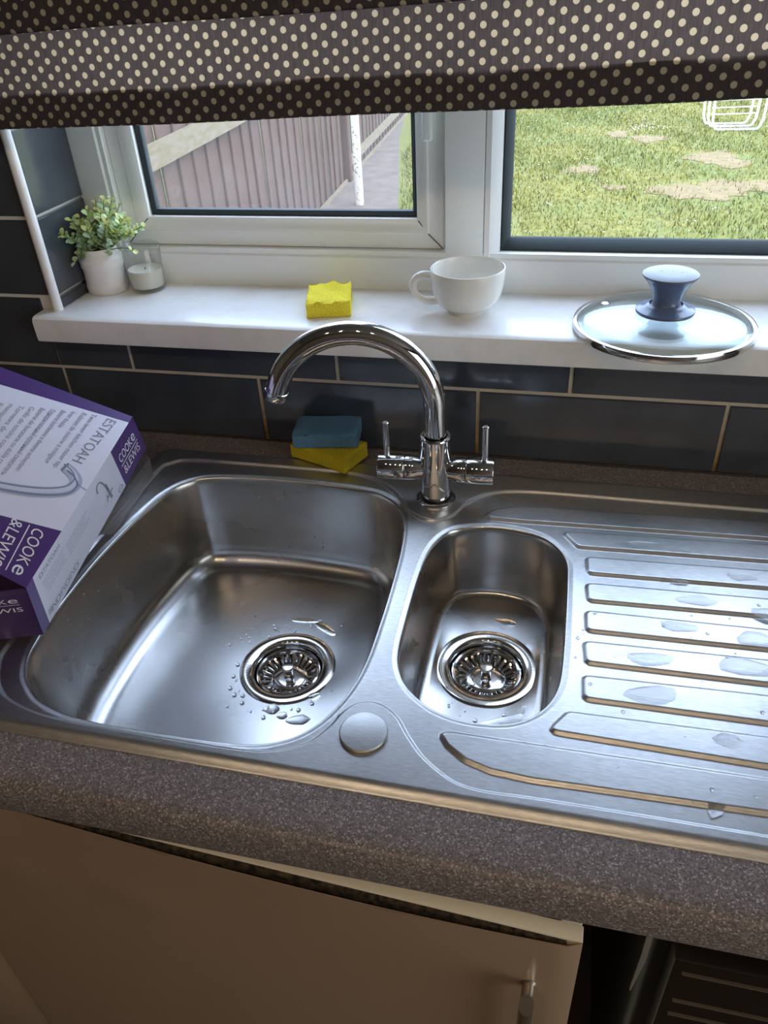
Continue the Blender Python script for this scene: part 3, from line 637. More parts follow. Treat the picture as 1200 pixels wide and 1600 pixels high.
# gap to the right with a dark appliance standing in it
app = thing('appliance', 'dark box-shaped appliance with thin pale edge lines in the black gap under the worktop', 'appliance', (.60, -.25, -Z0))
obj('body', BX(.335, .92, -.47, -.04, -Z0, -.255, bev=.012, seg=3), 'black', app)
obj('front_panel', BX(.356, .90, -.492, -.468, -.86, -.270, bev=.004), 'darkbrown', app)
for z in (-.2895, -.3480, -.3790): obj('front_strip', BX(.366, .90, -.4955, -.4915, z-.0006, z+.0006, bev=.0003, seg=1), 'thinedge', app)
bm = bmesh.new(); prism(bm, [(.3225, -.20), (.3275, -.20), (.3275, -.262), (.3215, -.330), (.3205, -.330), (.3225, -.262)], 'y', -.502, -.499)
box(bm, .3225, .3275, -.502, -.499, -.20, -.0405)
obj('support_strip', bm, 'greystrip', label='thin grey tapering strip hanging in the dark gap right of the cabinet', cat='strip')
cab3 = thing('base_cabinet', 'cream kitchen base unit right of the dark appliance gap', 'cabinet', (1.3, -.32, -Z0))
obj('carcass', BX(.95, 1.65, -.555, -.02, -Z0, -.042, bev=.001), 'darkwall', cab3); obj('door', BX(.955, 1.645, -.576, -.558, -.77, -.06, bev=.003), 'door', cab3)

# ------------------------------------------------------------------ sponges
def sponge_bm(cx, cy, z, w, d, h, a, tear=0., seed=0, waist=0.):
    bm = bmesh.new(); r = bmesh.ops.create_cube(bm, size=1)
    bmesh.ops.subdivide_edges(bm, edges=bm.edges[:], cuts=11, use_grid_fill=True); rg = random.Random(seed)
    ph = [rg.uniform(0, 6) for _ in range(6)]
    for v_ in bm.verts:
        x, y, q = v_.co.x, v_.co.y, v_.co.z
        rnd = .035
        X, Y, Q = x*w, y*d, (q+.5)*h
        e = sum(abs(k_) > .49 for k_ in (x, y, q))
        if e >= 2: X *= 1-.018; Y *= 1-.018; Q = h/2+(Q-h/2)*.955
        if waist: Q = h/2+(Q-h/2)*(1-waist*math.cos(x*3)); Y *= 1-waist*.5*math.cos(x*3)
        if tear and q > .49:
            Q += tear*(math.sin(x*9+ph[0])*math.sin(y*8+ph[1])+.8*math.sin(x*17+ph[2]+y*7)*math.cos(y*19+ph[3])+rg.uniform(-.5, .5)*.6)
            if x < -.25 and y < -.25: Q -= (abs(x)-.25)*(abs(y)-.25)*16*h*.7
        X += rg.uniform(-1, 1)*.0003; Y += rg.uniform(-1, 1)*.0003; Q += rg.uniform(0, 1)*.0003 if Q > .001 else 0
        v_.co = (X, Y, max(Q, 0))
    bmesh.ops.transform(bm, matrix=Matrix.Translation((cx, cy, z)) @ Matrix.Rotation(a, 4, 'Z'), verts=bm.verts); return bm
obj('sponge', sponge_bm(-.1170, .0455, ZS, .058, .078, .020, math.radians(14), .0022, 3), 'sp_yellow', label='small torn bright yellow sponge on the white window sill', cat='sponge', smooth=60)
a20 = math.radians(-21); tip = Vector((-.076, -.083)); ux = Vector((math.cos(a20), math.sin(a20))); uy = Vector((-ux.y, ux.x)); cc = tip-ux*.0465+uy*.0275
obj('sponge', sponge_bm(cc.x, cc.y, DECK, .093, .055, .022, a20, .0004, 5, .06), 'sp_yellow2', label='yellow sponge lying behind the sink under the blue sponge', cat='sponge', smooth=60)
obj('sponge', sponge_bm(-.1125, -.0300, DECK+.0225, .089, .054, .021, math.radians(8), .0003, 8), 'sp_blue', label='blue sponge lying on top of the yellow one behind the sink', cat='sponge', smooth=60)

# ------------------------------------------------------------------ things on the window sill
t = thing('cup', 'white porcelain cup with round handle standing on the window sill', 'cup', (.0668, .047, ZS)); c = (.0668, .047, ZS)
bm = bmesh.new(); lathe(bm, [(0, .0035), (.019, .003), (.0205, 0), (.0226, 0), (.0230, .0030), (.0228, .0048), (.0310, .0086), (.0362, .0128), (.0405, .0190), (.0438, .0270), (.0458, .0370), (.0468, .0480), (.0470, .0562), (.0466, .0574), (.0456, .0576), (.0449, .0562), (.0446, .0480), (.0436, .0375), (.0415, .0280), (.0380, .0205), (.0290, .0120), (.0150, .0080), (0, .0075)], c, 72)
obj('bowl', bm, 'porcelain', t, smooth=60)
hd_ = Vector((-.985, -.17, 0)).normalized(); bm = bmesh.new(); path = []; 
for r_, z in ((.0395, .0445), (.048, .0485), (.0570, .0490), (.0650, .0450), (.0685, .0370), (.0670, .0280), (.0610, .0205), (.0520, .0165), (.0430, .0160), (.0345, .0180)): path.append(Vector(c)+hd_*r_+Vector((0, 0, z)))
P = np.array([list(q) for q in path]); fine = []
for i_ in range(len(P)-1):
    a = P[max(i_-1, 0)]; b = P[i_]; c2 = P[i_+1]; d2 = P[min(i_+2, len(P)-1)]
    for t_ in np.linspace(0, 1, 6, endpoint=False): fine.append(.5*(2*b+(c2-a)*t_+(2*a-5*b+4*c2-d2)*t_*t_+(-a+3*b-3*c2+d2)*t_**3))
fine.append(P[-1]); tube(bm, fine, [.0046+.0012*abs(2*k/len(fine)-1)**2 for k in range(len(fine))], 16); obj('handle', bm, 'porcelain', t, smooth=60)

PX, PY = -.468, .083; CX, CY = -.4075, .0925
t = thing('potted_plant', 'small artificial green plant in white ribbed pot at window sill corner', 'plant', (PX, PY, ZS)); c = (PX, PY, ZS)
bm = bmesh.new(); lathe(bm, [(0, .0), (.0265, 0), (.0282, .0015), (.0288, .0060), (.0296, .0100), (.0290, .0130), (.0284, .0165), (.0284, .0320), (.0292, .0360), (.0304, .0385), (.0300, .0410), (.0306, .0440), (.0310, .0470), (.0300, .0500), (.0262, .0540), (.0248, .0565), (.0244, .0600), (.0248, .0625), (.0240, .0632), (.0228, .0625), (.0222, .0560), (0, .0540)], c, 56); obj('pot', bm, 'ceramic', t, smooth=50)
bm = bmesh.new(); lathe(bm, [(.0222, .0575), (.012, .0595), (0, .060)], c, 24); obj('foam', bm, 'soil', t)
LEAVES = {'leaf': [], 'leaf2': [], 'leaf3': []}; bst = bmesh.new(); rg = random.Random(12)
stems = []
for k in range(44):
    a = rg.uniform(0, 6.283); tilt = rg.uniform(.1, 1.05); ln = rg.uniform(.038, .068)
    d0 = Vector((math.cos(a)*math.sin(tilt), math.sin(a)*math.sin(tilt)*.8-.18, math.cos(tilt))).normalized()
    stems.append((d0, ln))
stems += [(Vector((-.42, -.80, .45)).normalized(), .085), (Vector((-.35, -.85, .30)).normalized(), .075), (Vector((-.45, -.7, .62)).normalized(), .085), (Vector((-.2, -.7, .7)).normalized(), .075), (Vector((.62, -.2, .65)).normalized(), .078), (Vector((-.85, -.1, .5)).normalized(), .066), (Vector((-.55, -.15, .85)).normalized(), .074), (Vector((-.30, -.2, .95)).normalized(), .072), (Vector((.42, .0, .9)).normalized(), .078), (Vector((.9, -.35, .35)).normalized(), .070), (Vector((.25, .1, .95)).normalized(), .070)]
for d0, ln in stems:
    p0 = Vector(c)+Vector((d0.x*.016, d0.y*.016, .058)); pth = []
    if p0.x+d0.x*ln < XR+.016: ln = max(.02, (XR+.016-p0.x)/d0.x)
    for s in range(6): q = s/5; pth.append(p0+d0*ln*q+Vector((0, 0, -.010*q*q*(1-d0.z)*2)))
    tube(bst, pth, [.0007]*6, 5)
    nl = int(ln/.0062)
    for s in range(1, nl+1):
        q = s/nl*5; i_ = min(int(q), 4); pp = pth[i_].lerp(pth[i_+1], q-i_)
        for sd in (0, 1):
            aa = s*1.25+sd*math.pi+rg.uniform(-.4, .4); side = d0.cross(Vector((0, 0, 1)) if abs(d0.z) < .95 else Vector((1, 0, 0))).normalized(); sv = side*math.cos(aa)+d0.cross(side)*math.sin(aa)
            fw = (sv*.85+d0*.45+Vector((0, 0, .12))).normalized(); nrm = (d0*.85-sv*.4+Vector((rg.uniform(-.3, .3), -.35, .3))).normalized(); sd_ = fw.cross(nrm).normalized(); nrm = sd_.cross(fw)
            L_ = rg.uniform(.0095, .0145)*(1.05-.35*s/nl); Wd = L_*rg.uniform(.34, .44)
            key = 'leaf3' if s > nl*.75 and rg.random() < .7 else ('leaf2' if (pp.z-ZS < .075 and rg.random() < .6) or rg.random() < .2 else 'leaf')
            LEAVES[key].append((pp, fw, sd_, nrm, L_, Wd))
obj('stems', bst, 'stem', t)
allv = [l for k in LEAVES for l in LEAVES[k]]
big = sorted([(l[4]*(1.3 if l[0].y < PY else 1), k, i_) for k in LEAVES for i_, l in enumerate(LEAVES[k])], reverse=True)[:150]; bigset = {(k, i_) for _, k, i_ in big}
def leaf_geo(bm, l):
    pp, fw, sd_, nrm, L_, Wd = l; vv = []
    for u, wv_, h in ((0, .12, 0), (.3, .85, .0), (.6, 1., .04), (.86, .62, .02), (1, 0, -.02)):
        q = pp+fw*L_*u+nrm*L_*h; vv.append([bm.verts.new(q-sd_*Wd*wv_+nrm*Wd*.25*wv_), bm.verts.new(q), bm.verts.new(q+sd_*Wd*wv_+nrm*Wd*.25*wv_)] if wv_ else [bm.verts.new(q)])
    for a, b in zip(vv[:-1], vv[1:]):
        if len(b) == 3:
            for s in (0, 1): bm.faces.new((a[s], a[s+1], b[s+1], b[s]))
        else:
            for s in (0, 1): bm.faces.new((a[s], a[s+1], b[0]))
def inside(l):
    if math.hypot(l[0].x+l[1].x*l[4]-CX, l[0].y+l[1].y*l[4]-CY) < .041 and l[0].z < ZS+.074: return False
    return l[0].x+l[1].x*l[4] > XR+.009 and l[0].y+l[1].y*l[4] < YF-.003
for k in LEAVES:
    rest = bmesh.new(); cnt = 0
    for i_, l in enumerate(LEAVES[k]):
        if not inside(l): continue
        if (k, i_) in bigset: b1 = bmesh.new(); leaf_geo(b1, l); obj('leaf', b1, k, t, smooth=80)
        else: leaf_geo(rest, l); cnt += 1
    if cnt: obj('small_leaves', rest, k, t, kind='stuff', smooth=80)
    else: rest.free()

CX, CY = -.4075, .0925; c = (CX, CY, ZS)
t = thing('candle', 'half-burnt white candle in a clear glass tumbler beside the plant pot', 'candle', c)
bm = bmesh.new(); lathe(bm, [(0, 0), (.0225, 0), (.0243, .0015), (.0246, .006), (.0272, .0622), (.0268, .0630), (.0262, .0622), (.0236, .0075), (.022, .0055), (0, .005)], c, 56); obj('glass', bm, 'jarglass', t, smooth=50)
bm = bmesh.new(); lathe(bm, [(0, .0058), (.0222, .0058), (.0233, .0078), (.0245, .0300), (.0240, .0306), (.021, .0292), (.008, .0288), (0, .0288)], c, 48); wx = obj('wax', bm, 'wax', t, smooth=50)
bm = bmesh.new(); tube(bm, [(CX, CY, ZS+.028), (CX+.0005, CY, ZS+.0305), (CX+.0014, CY-.0005, ZS+.0320)], [.0008, .0008, .0005], 8); obj('wick', bm, 'wick', wx)

LX, LY = .3045, .0140; RL = .1045; c = (LX, LY, ZS)
t = thing('pan_lid', 'round glass saucepan lid with steel rim and grey knob on window sill', 'lid', c)
bm = bmesh.new(); lathe(bm, [(RL-.0062, .0088), (RL-.0035, .0100), (RL-.0008, .0092), (RL, .0070), (RL-.0002, .0030), (RL-.0012, .0004), (RL-.0032, .0002), (RL-.0038, .0030), (RL-.0040, .0068)], c, 96, close=True); obj('steel_rim', bm, 'polished', t, smooth=50)
bm = bmesh.new(); dome = [(RL-.0045, .0090)]+[((RL-.010)*math.cos(a)/1., .0110+.0125*math.sin(a)) for a in np.linspace(0, math.pi/2, 18)][:-1]+[(0, .0235)]
top = dome; bot = [(max(0, r_-.0003), z-.0032) for r_, z in reversed(dome)]; lathe(bm, top+bot, c, 96); obj('glass_dome', bm, 'lidglass', t, smooth=60)
kz = .0225; bm = bmesh.new(); lathe(bm, [(0, kz), (.0330, kz-.0012), (.0338, kz+.0006), (.0335, kz+.0022), (.0300, kz+.0034), (.0255, kz+.0044), (.0235, kz+.0062), (.0205, kz+.0078), (.0190, kz+.0085)], c, 56); kb = obj('knob_base', bm, 'knob', t, smooth=30)
bm = bmesh.new(); lathe(bm, [(.0180, kz+.0075), (.0160, kz+.0095), (.0158, kz+.0130), (.0172, kz+.0190), (.0203, kz+.0270), (.0248, kz+.0345), (.0296, kz+.0398), (.0306, kz+.0412)], c, 56); obj('knob', bm, 'knob', t, smooth=60)
bm = bmesh.new(); lathe(bm, [(.0300, kz+.0408), (.0312, kz+.0416), (.0313, kz+.0432), (.0300, kz+.0440), (.0150, kz+.0448), (0, kz+.0450)], c, 56); obj('knob_cap', bm, 'knobtop', t, smooth=50)
a = math.radians(160); vr = .072; vz = .0110+.0125*math.sqrt(1-(vr/(RL-.010))**2)
bm = bmesh.new(); lathe(bm, [(.0042, -.0004), (.0044, .0010), (.0030, .0016), (.0020, .0012), (.0018, .0)], (LX+vr*math.cos(a), LY+vr*math.sin(a), ZS+vz), 20); obj('steam_vent', bm, 'polished', t)
bm = bmesh.new()
for u_, v_ in ((-.010, .006), (-.001, -.004), (.003, .006), (.012, .002)): lathe(bm, [(.0016, 0), (.0012, .0005), (0, .0008)], (LX+u_, LY+v_, ZS+kz+.0446), 6)
obj('knob_spots', bm, 'ink_white', t)

# ------------------------------------------------------------------ tap box with printed text
A_, B_, C_, D_, E_, F_ = [Vector(q) for q in ((-.3060, -.4296, .006), (-.3110, -.1594, .0719), (-.2811, -.4514, .0912), (-.2880, -.2049, .1425), (-.4688, -.4188, .1519), (-.4793, -.1939, .1998))]
G1 = A_+(E_-C_); G2 = B_+(F_-D_)         # lower left corners
def tri(u, v, w_):
    """u: 0 right side .. 1 left, v: 0 near .. 1 far, w: 0 bottom .. 1 top"""
    L = lambda p_, q, s: p_+(q-p_)*s
    return L(L(L(A_, G1, u), L(B_, G2, u), v), L(L(C_, E_, u), L(D_, F_, u), v), w_)
pb = thing('tap_box', 'white and purple printed cardboard tap box lying left of the sink', 'box', (-.306, -.4296, .006))
def quads(bm, pts, mi):
    vs = [bm.verts.new(q) for q in pts]; f = bm.faces.new(vs); f.material_index = mi
bm = bmesh.new(); T = tri
# top: purple (near) / white / purple (far) with slanted print borders
quads(bm, [T(0, 0, 1), T(1, 0, 1), T(1, .10, 1), T(0, .289, 1)], 1); quads(bm, [T(0, .289, 1), T(1, .10, 1), T(1, .87, 1), T(0, .958, 1)], 0); quads(bm, [T(0, .958, 1), T(1, .87, 1), T(1, 1, 1), T(0, 1, 1)], 1)
# right side
quads(bm, [T(0, 0, 0), T(0, .05, 0), T(0, .05, 1), T(0, 0, 1)], 1); quads(bm, [T(0, .05, 0), T(0, .765, 0), T(0, .758, 1), T(0, .05, 1)], 0); quads(bm, [T(0, .765, 0), T(0, 1, 0), T(0, 1, 1), T(0, .758, 1)], 1)
# far end, bottom, left
quads(bm, [T(0, 1, 0), T(1, 1, 0), T(1, 1, 1), T(0, 1, 1)], 1); quads(bm, [T(0, 0, 0), T(1, 0, 0), T(1, 1, 0), T(0, 1, 0)], 0); quads(bm, [T(1, 0, 0), T(1, 1, 0), T(1, 1, 1), T(1, 0, 1)], 1)
quads(bm, [T(0, 0, 0), T(1, 0, 0), T(1, 0, 1), T(0, 0, 1)], 2)  # near end: darker purple stands in for the shaded opening behind the flap
bmesh.ops.remove_doubles(bm, verts=bm.verts, dist=1e-6)
obj('carton', bm, ['card_white', 'card_purple', 'card_purple_shaded'], pb, smooth=0)
LF = Vector((-.8678, -.4793, .131)).normalized()        # the end flap stands slightly open, hinged on the near right edge
FL = lambda a, w_: A_.lerp(C_, w_)+LF*a
n_near = LF.cross(C_-A_).normalized(); n_near = n_near if n_near.y < 0 else -n_near
bm = bmesh.new(); vs = [bm.verts.new(FL(a, w_)+n_near*.0003) for a, w_ in ((0, .0), (.082, .01), (.080, .97), (0, .985))]; vb = [bm.verts.new(v_.co-n_near*.0014) for v_ in vs]; bm.faces.new(vs); bm.faces.new(vb)
for k in range(4): bm.faces.new((vs[k], vs[(k+1) % 4], vb[(k+1) % 4], vb[k]))
obj('end_flap', bm, 'card_purple_shaded', pb, smooth=0)
n_top = (T(0, 1, 1)-T(0, 0, 1)).cross(T(1, 0, 1)-T(0, 0, 1)).normalized(); n_top = n_top if n_top.z > 0 else -n_top
n_side = (T(0, 1, 0)-T(0, 0, 0)).cross(T(0, 0, 1)-T(0, 0, 0)).normalized(); n_side = n_side if n_side.x > 0 else -n_side
def text_mesh(s, sx=1.):
    cu = bpy.data.curves.new('t', 'FONT'); cu.body = s; cu.size = 1.; cu.resolution_u = 3; o = bpy.data.objects.new('t', cu); me = o.to_mesh()
    co_ = np.array([v_.co for v_ in me.vertices]); fs = [list(p_.vertices) for p_ in me.polygons]; o.to_mesh_clear(); bpy.data.objects.remove(o); bpy.data.curves.remove(cu); return co_, fs
def put_text(bm, s, fn, p0, p1, cap, thin=0., smallcaps=False):
    """lay text on a face: fn(a,b) -> point for reading direction a and up b; p0 start, p1 end of the line along a; cap = cap height"""
    co_, fs = text_mesh(s)
    if not len(co_): return
    x0, x1 = co_[:, 0].min(), co_[:, 0].max(); hh = .70
    vs = [bm.verts.new(fn(p0+(p1-p0)*(q[0]-x0)/(x1-x0), q[1]/hh*cap)) for q in co_]
    for f in fs:
        try: bm.faces.new([vs[k] for k in f])
        except ValueError: pass
EPS = .00035
# top face: the text runs from far to near, its top towards the right side; a is the fraction along, b in metres towards u=0
Wd_ = .2
def top_line(u0, u1, v0, v1):
    """baseline from (u0,v0) to (u1,v1)"""
    def fn(a, b): return T(u0+(u1-u0)*a-b/Wd_, v0+(v1-v0)*a, 1)+n_top*EPS
    return fn
def side_line(v0, v1, w0, w1, eps=EPS):
    def fn(a, b): return T(0, v0+(v1-v0)*a, w0+(w1-w0)*a+b/.089)+n_side*eps
    return fn
bm = bmesh.new()
put_text(bm, 'ESTATOAH', top_line(.125, .165, .935, .635), 0, 1, .0125)
lines = [('Twin lever kitchen mixer tap', .53), ('Robinet de cuisine a mitigeur', .55), ('lever double', .80), ('Baterie kuchenne z dwoma uchwytami', .48), ('\u041e\u0434\u043d\u043e\u0440\u044b\u0447\u0430\u0436\u043d\u044b\u0439 \u043a\u0443\u0445\u043e\u043d\u043d\u044b\u0439 \u0441\u043c\u0435\u0441\u0438\u0442\u0435\u043b\u044c', .44), ('Baterie de bucatarie cu dubla comanda', .42), ('Grifo de cocina con mezclador', .43), ('Torneira de mistura de cozinha', .38), ('manipulo duplo', .68), ('Iki Kollu Mutfak', .60)]
obj('title_lettering', bm, 'ink_grey', pb, smooth=0, kind='stuff'); bm = bmesh.new()
for k, (s, ve) in enumerate(lines):
    u = .215+k*.0565; vs_ = .93-k*.0165
    put_text(bm, s, top_line(u, u+.02, vs_, vs_-(.93-ve)*.92), 0, 1, .0062)
obj('text_lines', bm, 'ink_grey', pb, smooth=0, kind='stuff'); bm = bmesh.new()
put_text(bm, 'ESTATOAH', side_line(.082, .245, .83, .83), 0, 1, .0072)
for k in range(5): put_text(bm, random.choice(['twin lever kitchen mixer', 'robinet de cuisine mitigeur', 'baterie kuchenna uchwyt']), side_line(.085+.004*k, .26-.01*(k % 2), .715-.058*k, .725-.058*k), 0, 1, .0022)
for k in range(5): put_text(bm, random.choice(['grifo de cocina con mezclador', 'torneira de mistura de cozinha', 'baterie de bucatarie comanda']), side_line(.285, .47-.02*(k % 3), .70-.058*k, .71-.058*k), 0, 1, .0022)
obj('side_text', bm, 'ink_grey', pb, smooth=0, kind='stuff')
def brand(bm, line, hcap, gap, wd):
    """two-line logotype with a rule between"""
    co1 = 'COOK'
    put_text(bm, 'COOK', line[0], 0, .78, hcap); put_text(bm, 'e', line[0], .81, 1., hcap*1.32)
    put_text(bm, '&LEWIS', line[1], 0.02, 1.02, hcap)
    f = line[2]; vs = [bm.verts.new(f(a, b)) for a, b in ((0, 0), (1.02, 0), (1.02, hcap*.09), (0, hcap*.09))]; bm.faces.new(vs)
def near_line(a0, a1, w0):
    def fn(a, b): return FL(a0+(a1-a0)*a, w0+b/.0914)+n_near*.0006
    return fn
for ln, hc in (((top_line(.138, .112, .250, .030), top_line(.262, .236, .250, .030), top_line(.166, .142, .250, .030)), .0135),
               ((side_line(.792, .955, .53, .56), side_line(.792, .955, .20, .22), side_line(.788, .96, .45, .48)), .0185),
               ((near_line(.056, .0115, .74), near_line(.058, .0105, .56), near_line(.056, .0115, .70)), .0080)):
    bm = bmesh.new(); brand(bm, ln, hc, .004, 1); obj('brand_lettering', bm, 'ink_white', pb, smooth=0, kind='stuff')
def strip(bm, cl, hw, fn, mi=0):
    L_ = []; P = [Vector(q) for q in cl]
    for k, q in enumerate(P):
        d_ = (P[min(k+1, len(P)-1)]-P[max(k-1, 0)]).normalized(); nrm = Vector((-d_.y, d_.x)); h = hw[k] if hasattr(hw, '__len__') else hw; L_.append((bm.verts.new(fn(q+nrm*h)), bm.verts.new(fn(q-nrm*h))))
    for a, b in zip(L_[:-1], L_[1:]): bm.faces.new((a[0], a[1], b[1], b[0])).material_index = mi
def smooth2(pts, k=6):
    P = np.array(pts); out = []
    for i_ in range(len(P)-1):
        a = P[max(i_-1, 0)]; b = P[i_]; c2 = P[i_+1]; d2 = P[min(i_+2, len(P)-1)]
        for t_ in np.linspace(0, 1, k, endpoint=False): out.append(.5*(2*b+(c2-a)*t_+(2*a-5*b+4*c2-d2)*t_*t_+(-a+3*b-3*c2+d2)*t_**3))
    out.append(P[-1]); return [tuple(q) for q in out]
# printed picture of the tap on the top face, (u*.2, v*.26) in metres
bm = bmesh.new(); fT = lambda e: (lambda q: T(q.x/.2, q.y/.26, 1)+n_top*e)
cl = smooth2([(.034, .152), (.024, .148), (.0155, .140), (.0165, .128), (.026, .118), (.045, .107), (.070, .097), (.100, .088), (.135, .080), (.165, .075)])
strip(bm, cl, .0070, fT(EPS), 0); strip(bm, [(x+.0012, y+.0014) for x, y in cl], .0032, fT(EPS*1.3), 2); strip(bm, [(x-.0030, y-.0030) for x, y in cl], .0010, fT(EPS*1.5), 1); strip(bm, [(x+.0036, y+.0036) for x, y in cl], .0008, fT(EPS*1.5), 1)
strip(bm, [(.0335, .1585), (.0365, .1460)], .0014, fT(EPS*1.6), 1)
strip(bm, [(.014, .137), (.0, .135)], .0004, fT(EPS*1.4), 1)
obj('printed_tap', bm, ['ink_tap', 'ink_tap2', 'ink_tap3'], pb, smooth=0)
bm = bmesh.new(); fS = lambda q: T(0, q.x/.26, q.y/.089)+n_side*EPS
strip(bm, smooth2([(.150, .060), (.1495, .067), (.153, .073), (.159, .072), (.163, .064), (.166, .052), (.168, .040)]), .0012, fS); strip(bm, [(.1665, .056), (.1695, .020)], .0020, fS); strip(bm, [(.163, .030), (.176, .034)], .0014, fS); strip(bm, [(.160, .024), (.163, .036)], .0008, fS)
strip(bm, [(.1885+.005*math.cos(a), .010+.006*math.sin(a)) for a in np.linspace(0, 6.2832, 20)], .0006, fS); strip(bm, [(.1855, .010), (.1915, .010)], .0005, fS)
for k, x in enumerate((.026, .036, .046, .056, .066, .076)):          # row of small care symbols
    if k % 2: strip(bm, [(x+.0035*math.cos(a), .0125+.0050*math.sin(a)) for a in np.linspace(0, 6.2832, 14)], .0005, fS)
    else: strip(bm, smooth2([(x-.003, .008), (x-.001, .017), (x+.002, .014), (x+.0035, .009)], 4), .0005, fS)
    strip(bm, [(x+.005, .008), (x+.0055, .018)], .0003, fS)
for z in (.0115, .0135, .0165, .0185): strip(bm, [(.0165, z), (.0235, z+.0004)], .0004, fS)
obj('printed_symbols', bm, 'ink_grey', pb, smooth=0, kind='stuff')
# clear plastic tray that props the far end of the box
bm = bmesh.new(); po = rounded([(-.445, -.268), (-.3205, -.262), (-.3345, -.118), (-.445, -.112)], .012, 6); pi_ = [tuple(q) for q in offset(np.array(po), -.0012)]; po = [tuple(q) for q in ccw(np.array(po))]; n = len(po)
zl, zh = DECK+.0006, .0330
ra = [[bm.verts.new((x, y, z)) for x, y in P] for P, z in ((po, zl), (po, zh), (pi_, zh), (pi_, zl+.001))]
for a, b in zip(ra[:-1], ra[1:]):
    for k in range(n): bm.faces.new((a[k], a[(k+1) % n], b[(k+1) % n], b[k]))
bm.faces.new(ra[0]); bm.faces.new(ra[3])
obj('plastic_tray', bm, 'clearplastic', label='clear plastic packing tray under the far end of the tap box', cat='packaging', smooth=40)

# ------------------------------------------------------------------ roman blind
blind = thing('roman_blind', 'brown roman blind with cream polka dots drawn halfway up the window', 'blind', (.1, -.05, .42))
BX0, BX1 = -.60, .85
def fold(prof, nx=90, thick=.0009, wob=.0):
    """prof: (y,z,s) section with running cloth length s; UVs follow the cloth"""
    nodes = prof; bm = bmesh.new(); uvl = bm.loops.layers.uv.new('UVMap'); xs = np.linspace(BX0, BX1, nx); L = []
    for x in xs: L.append([(bm.verts.new((x, y+wob*math.sin(x*23+s*20)*.5+wob*.5*math.sin(x*57+1+s*31), z+.019*x+wob*.6*math.sin(x*14+s*9))), x, s) for y, z, s in nodes])
    for a, b in zip(L[:-1], L[1:]):
        for k in range(len(nodes)-1):
            q = (a[k], b[k], b[k+1], a[k+1]); f = bm.faces.new([t_[0] for t_ in q])
            for lp, t_ in zip(f.loops, q): lp[uvl].uv = (t_[1]+.004, t_[2]+.0052)
    return bm
def arc_len(pts):
    out = []; s = 0.
    for k, q in enumerate(pts):
        if k: s += math.dist(q, pts[k-1])
        out.append((q[0], q[1], s))
    return out
lipc = lambda yc, zc, r, a0, a1, n=8: [(yc+r*math.cos(a), zc+r*math.sin(a)) for a in np.linspace(a0, a1, n)]
low = [(-.0350, .640), (-.0380, .600), (-.0415, .560), (-.0440, .520), (-.0462, .485), (-.0472, .466), (-.0490, .461), (-.0500, .455), (-.0500, .445)]+lipc(-.0470, .4335, .0030, math.pi, 2*math.pi)+[(-.0440, .440), (-.0440, .463), (-.0455, .466)]
lowp = arc_len(low); lowp = [(y, z, s-.0) for y, z, s in lowp]
obj('lower_fold', fold(lowp, wob=.0012), 'cloth', blind, smooth=60)
up = [(-.052, 1.15), (-.0525, .90), (-.054, .70), (-.0575, .60), (-.0605, .555), (-.0615, .540)]+lipc(-.0570, .5285, .0048, math.pi, 2*math.pi)+[(-.0505, .535), (-.048, .56), (-.0455, .60), (-.0435, .66), (-.043, .70)]
obj('upper_fold', fold(arc_len(up), wob=.0012), 'cloth', blind, smooth=60)
bm = bmesh.new(); box(bm, BX0+.005, BX1-.005, -.0480, -.0458, .4325, .4625)  # unseen strip added inside the hem to stop light shining through the cloth
for v_ in bm.verts: v_.co.z += .019*v_.co.x
obj('hem_light_block', bm, 'light_block', blind)
obj('head_rail', BX(BX0, BX1, -.050, -.008, 1.13, 1.17, bev=.002), 'upvc', blind)

# ------------------------------------------------------------------ ceiling lamps behind the camera
for (x, y), wh in zip(BULBS, ('nearest the left wall', 'second from the left wall', 'second from the right wall', 'nearest the right wall')):
    t = thing('ceiling_spotlight', 'small ceiling spotlight with a lit warm bulb, '+wh, 'lamp', (x, y, 1.40), 'ceiling spotlights')
    bm = bmesh.new(); lathe(bm, [(0, .10), (.035, .10), (.035, .085), (.010, .08), (.010, .06), (.032, .05), (.036, .0), (.033, .0), (.030, .045), (0, .05)], (x, y, 1.40), 24); obj('shade', bm, 'whitemetal', t)
    bm = bmesh.new(); lathe(bm, [(0, .012), (.022, .014), (.026, .025), (.018, .045), (0, .047)], (x, y, 1.40), 20); obj('bulb', bm, 'bulb', t)

# ------------------------------------------------------------------ garden
ZG = -1.30
bm = BX(-9, 16, .30, 40, ZG-.2, ZG); lawn = struct('lawn', bm, 'lawn', 0)
def patch(cx, cy, rx, ry, seed, z=ZG+.004):
    rg = random.Random(seed); bm = bmesh.new(); n = 40; c0_ = bm.verts.new((cx, cy, z+.006)); ph = [rg.uniform(0, 6.28) for _ in range(4)]
    f_ = lambda a: 1+.25*math.sin(2*a+ph[0])+.18*math.sin(3*a+ph[1])+.12*math.sin(7*a+ph[2])+.08*math.sin(11*a+ph[3])
    vs = [bm.verts.new((cx+rx*f_(6.2832*k/n)*math.cos(6.2832*k/n), cy+ry*f_(6.2832*k/n)*math.sin(6.2832*k/n), z)) for k in range(n)]
    for k in range(n): bm.faces.new((vs[k], vs[(k+1) % n], c0_))
    return bm
PATCHES = [(1.33, 7.25, .40, .42, 1), (1.95, 7.45, .35, .25, 2), (.197, 8.15, .16, .22, 3), (.946, 9.86, .18, .28, 4), (1.60, 8.65, .32, .35, 5), (.58, 10.2, .16, .2, 6), (.50, 7.35, .10, .12, 7)]
for q in PATCHES: obj('bare_patch', patch(*q), 'bare', lawn)
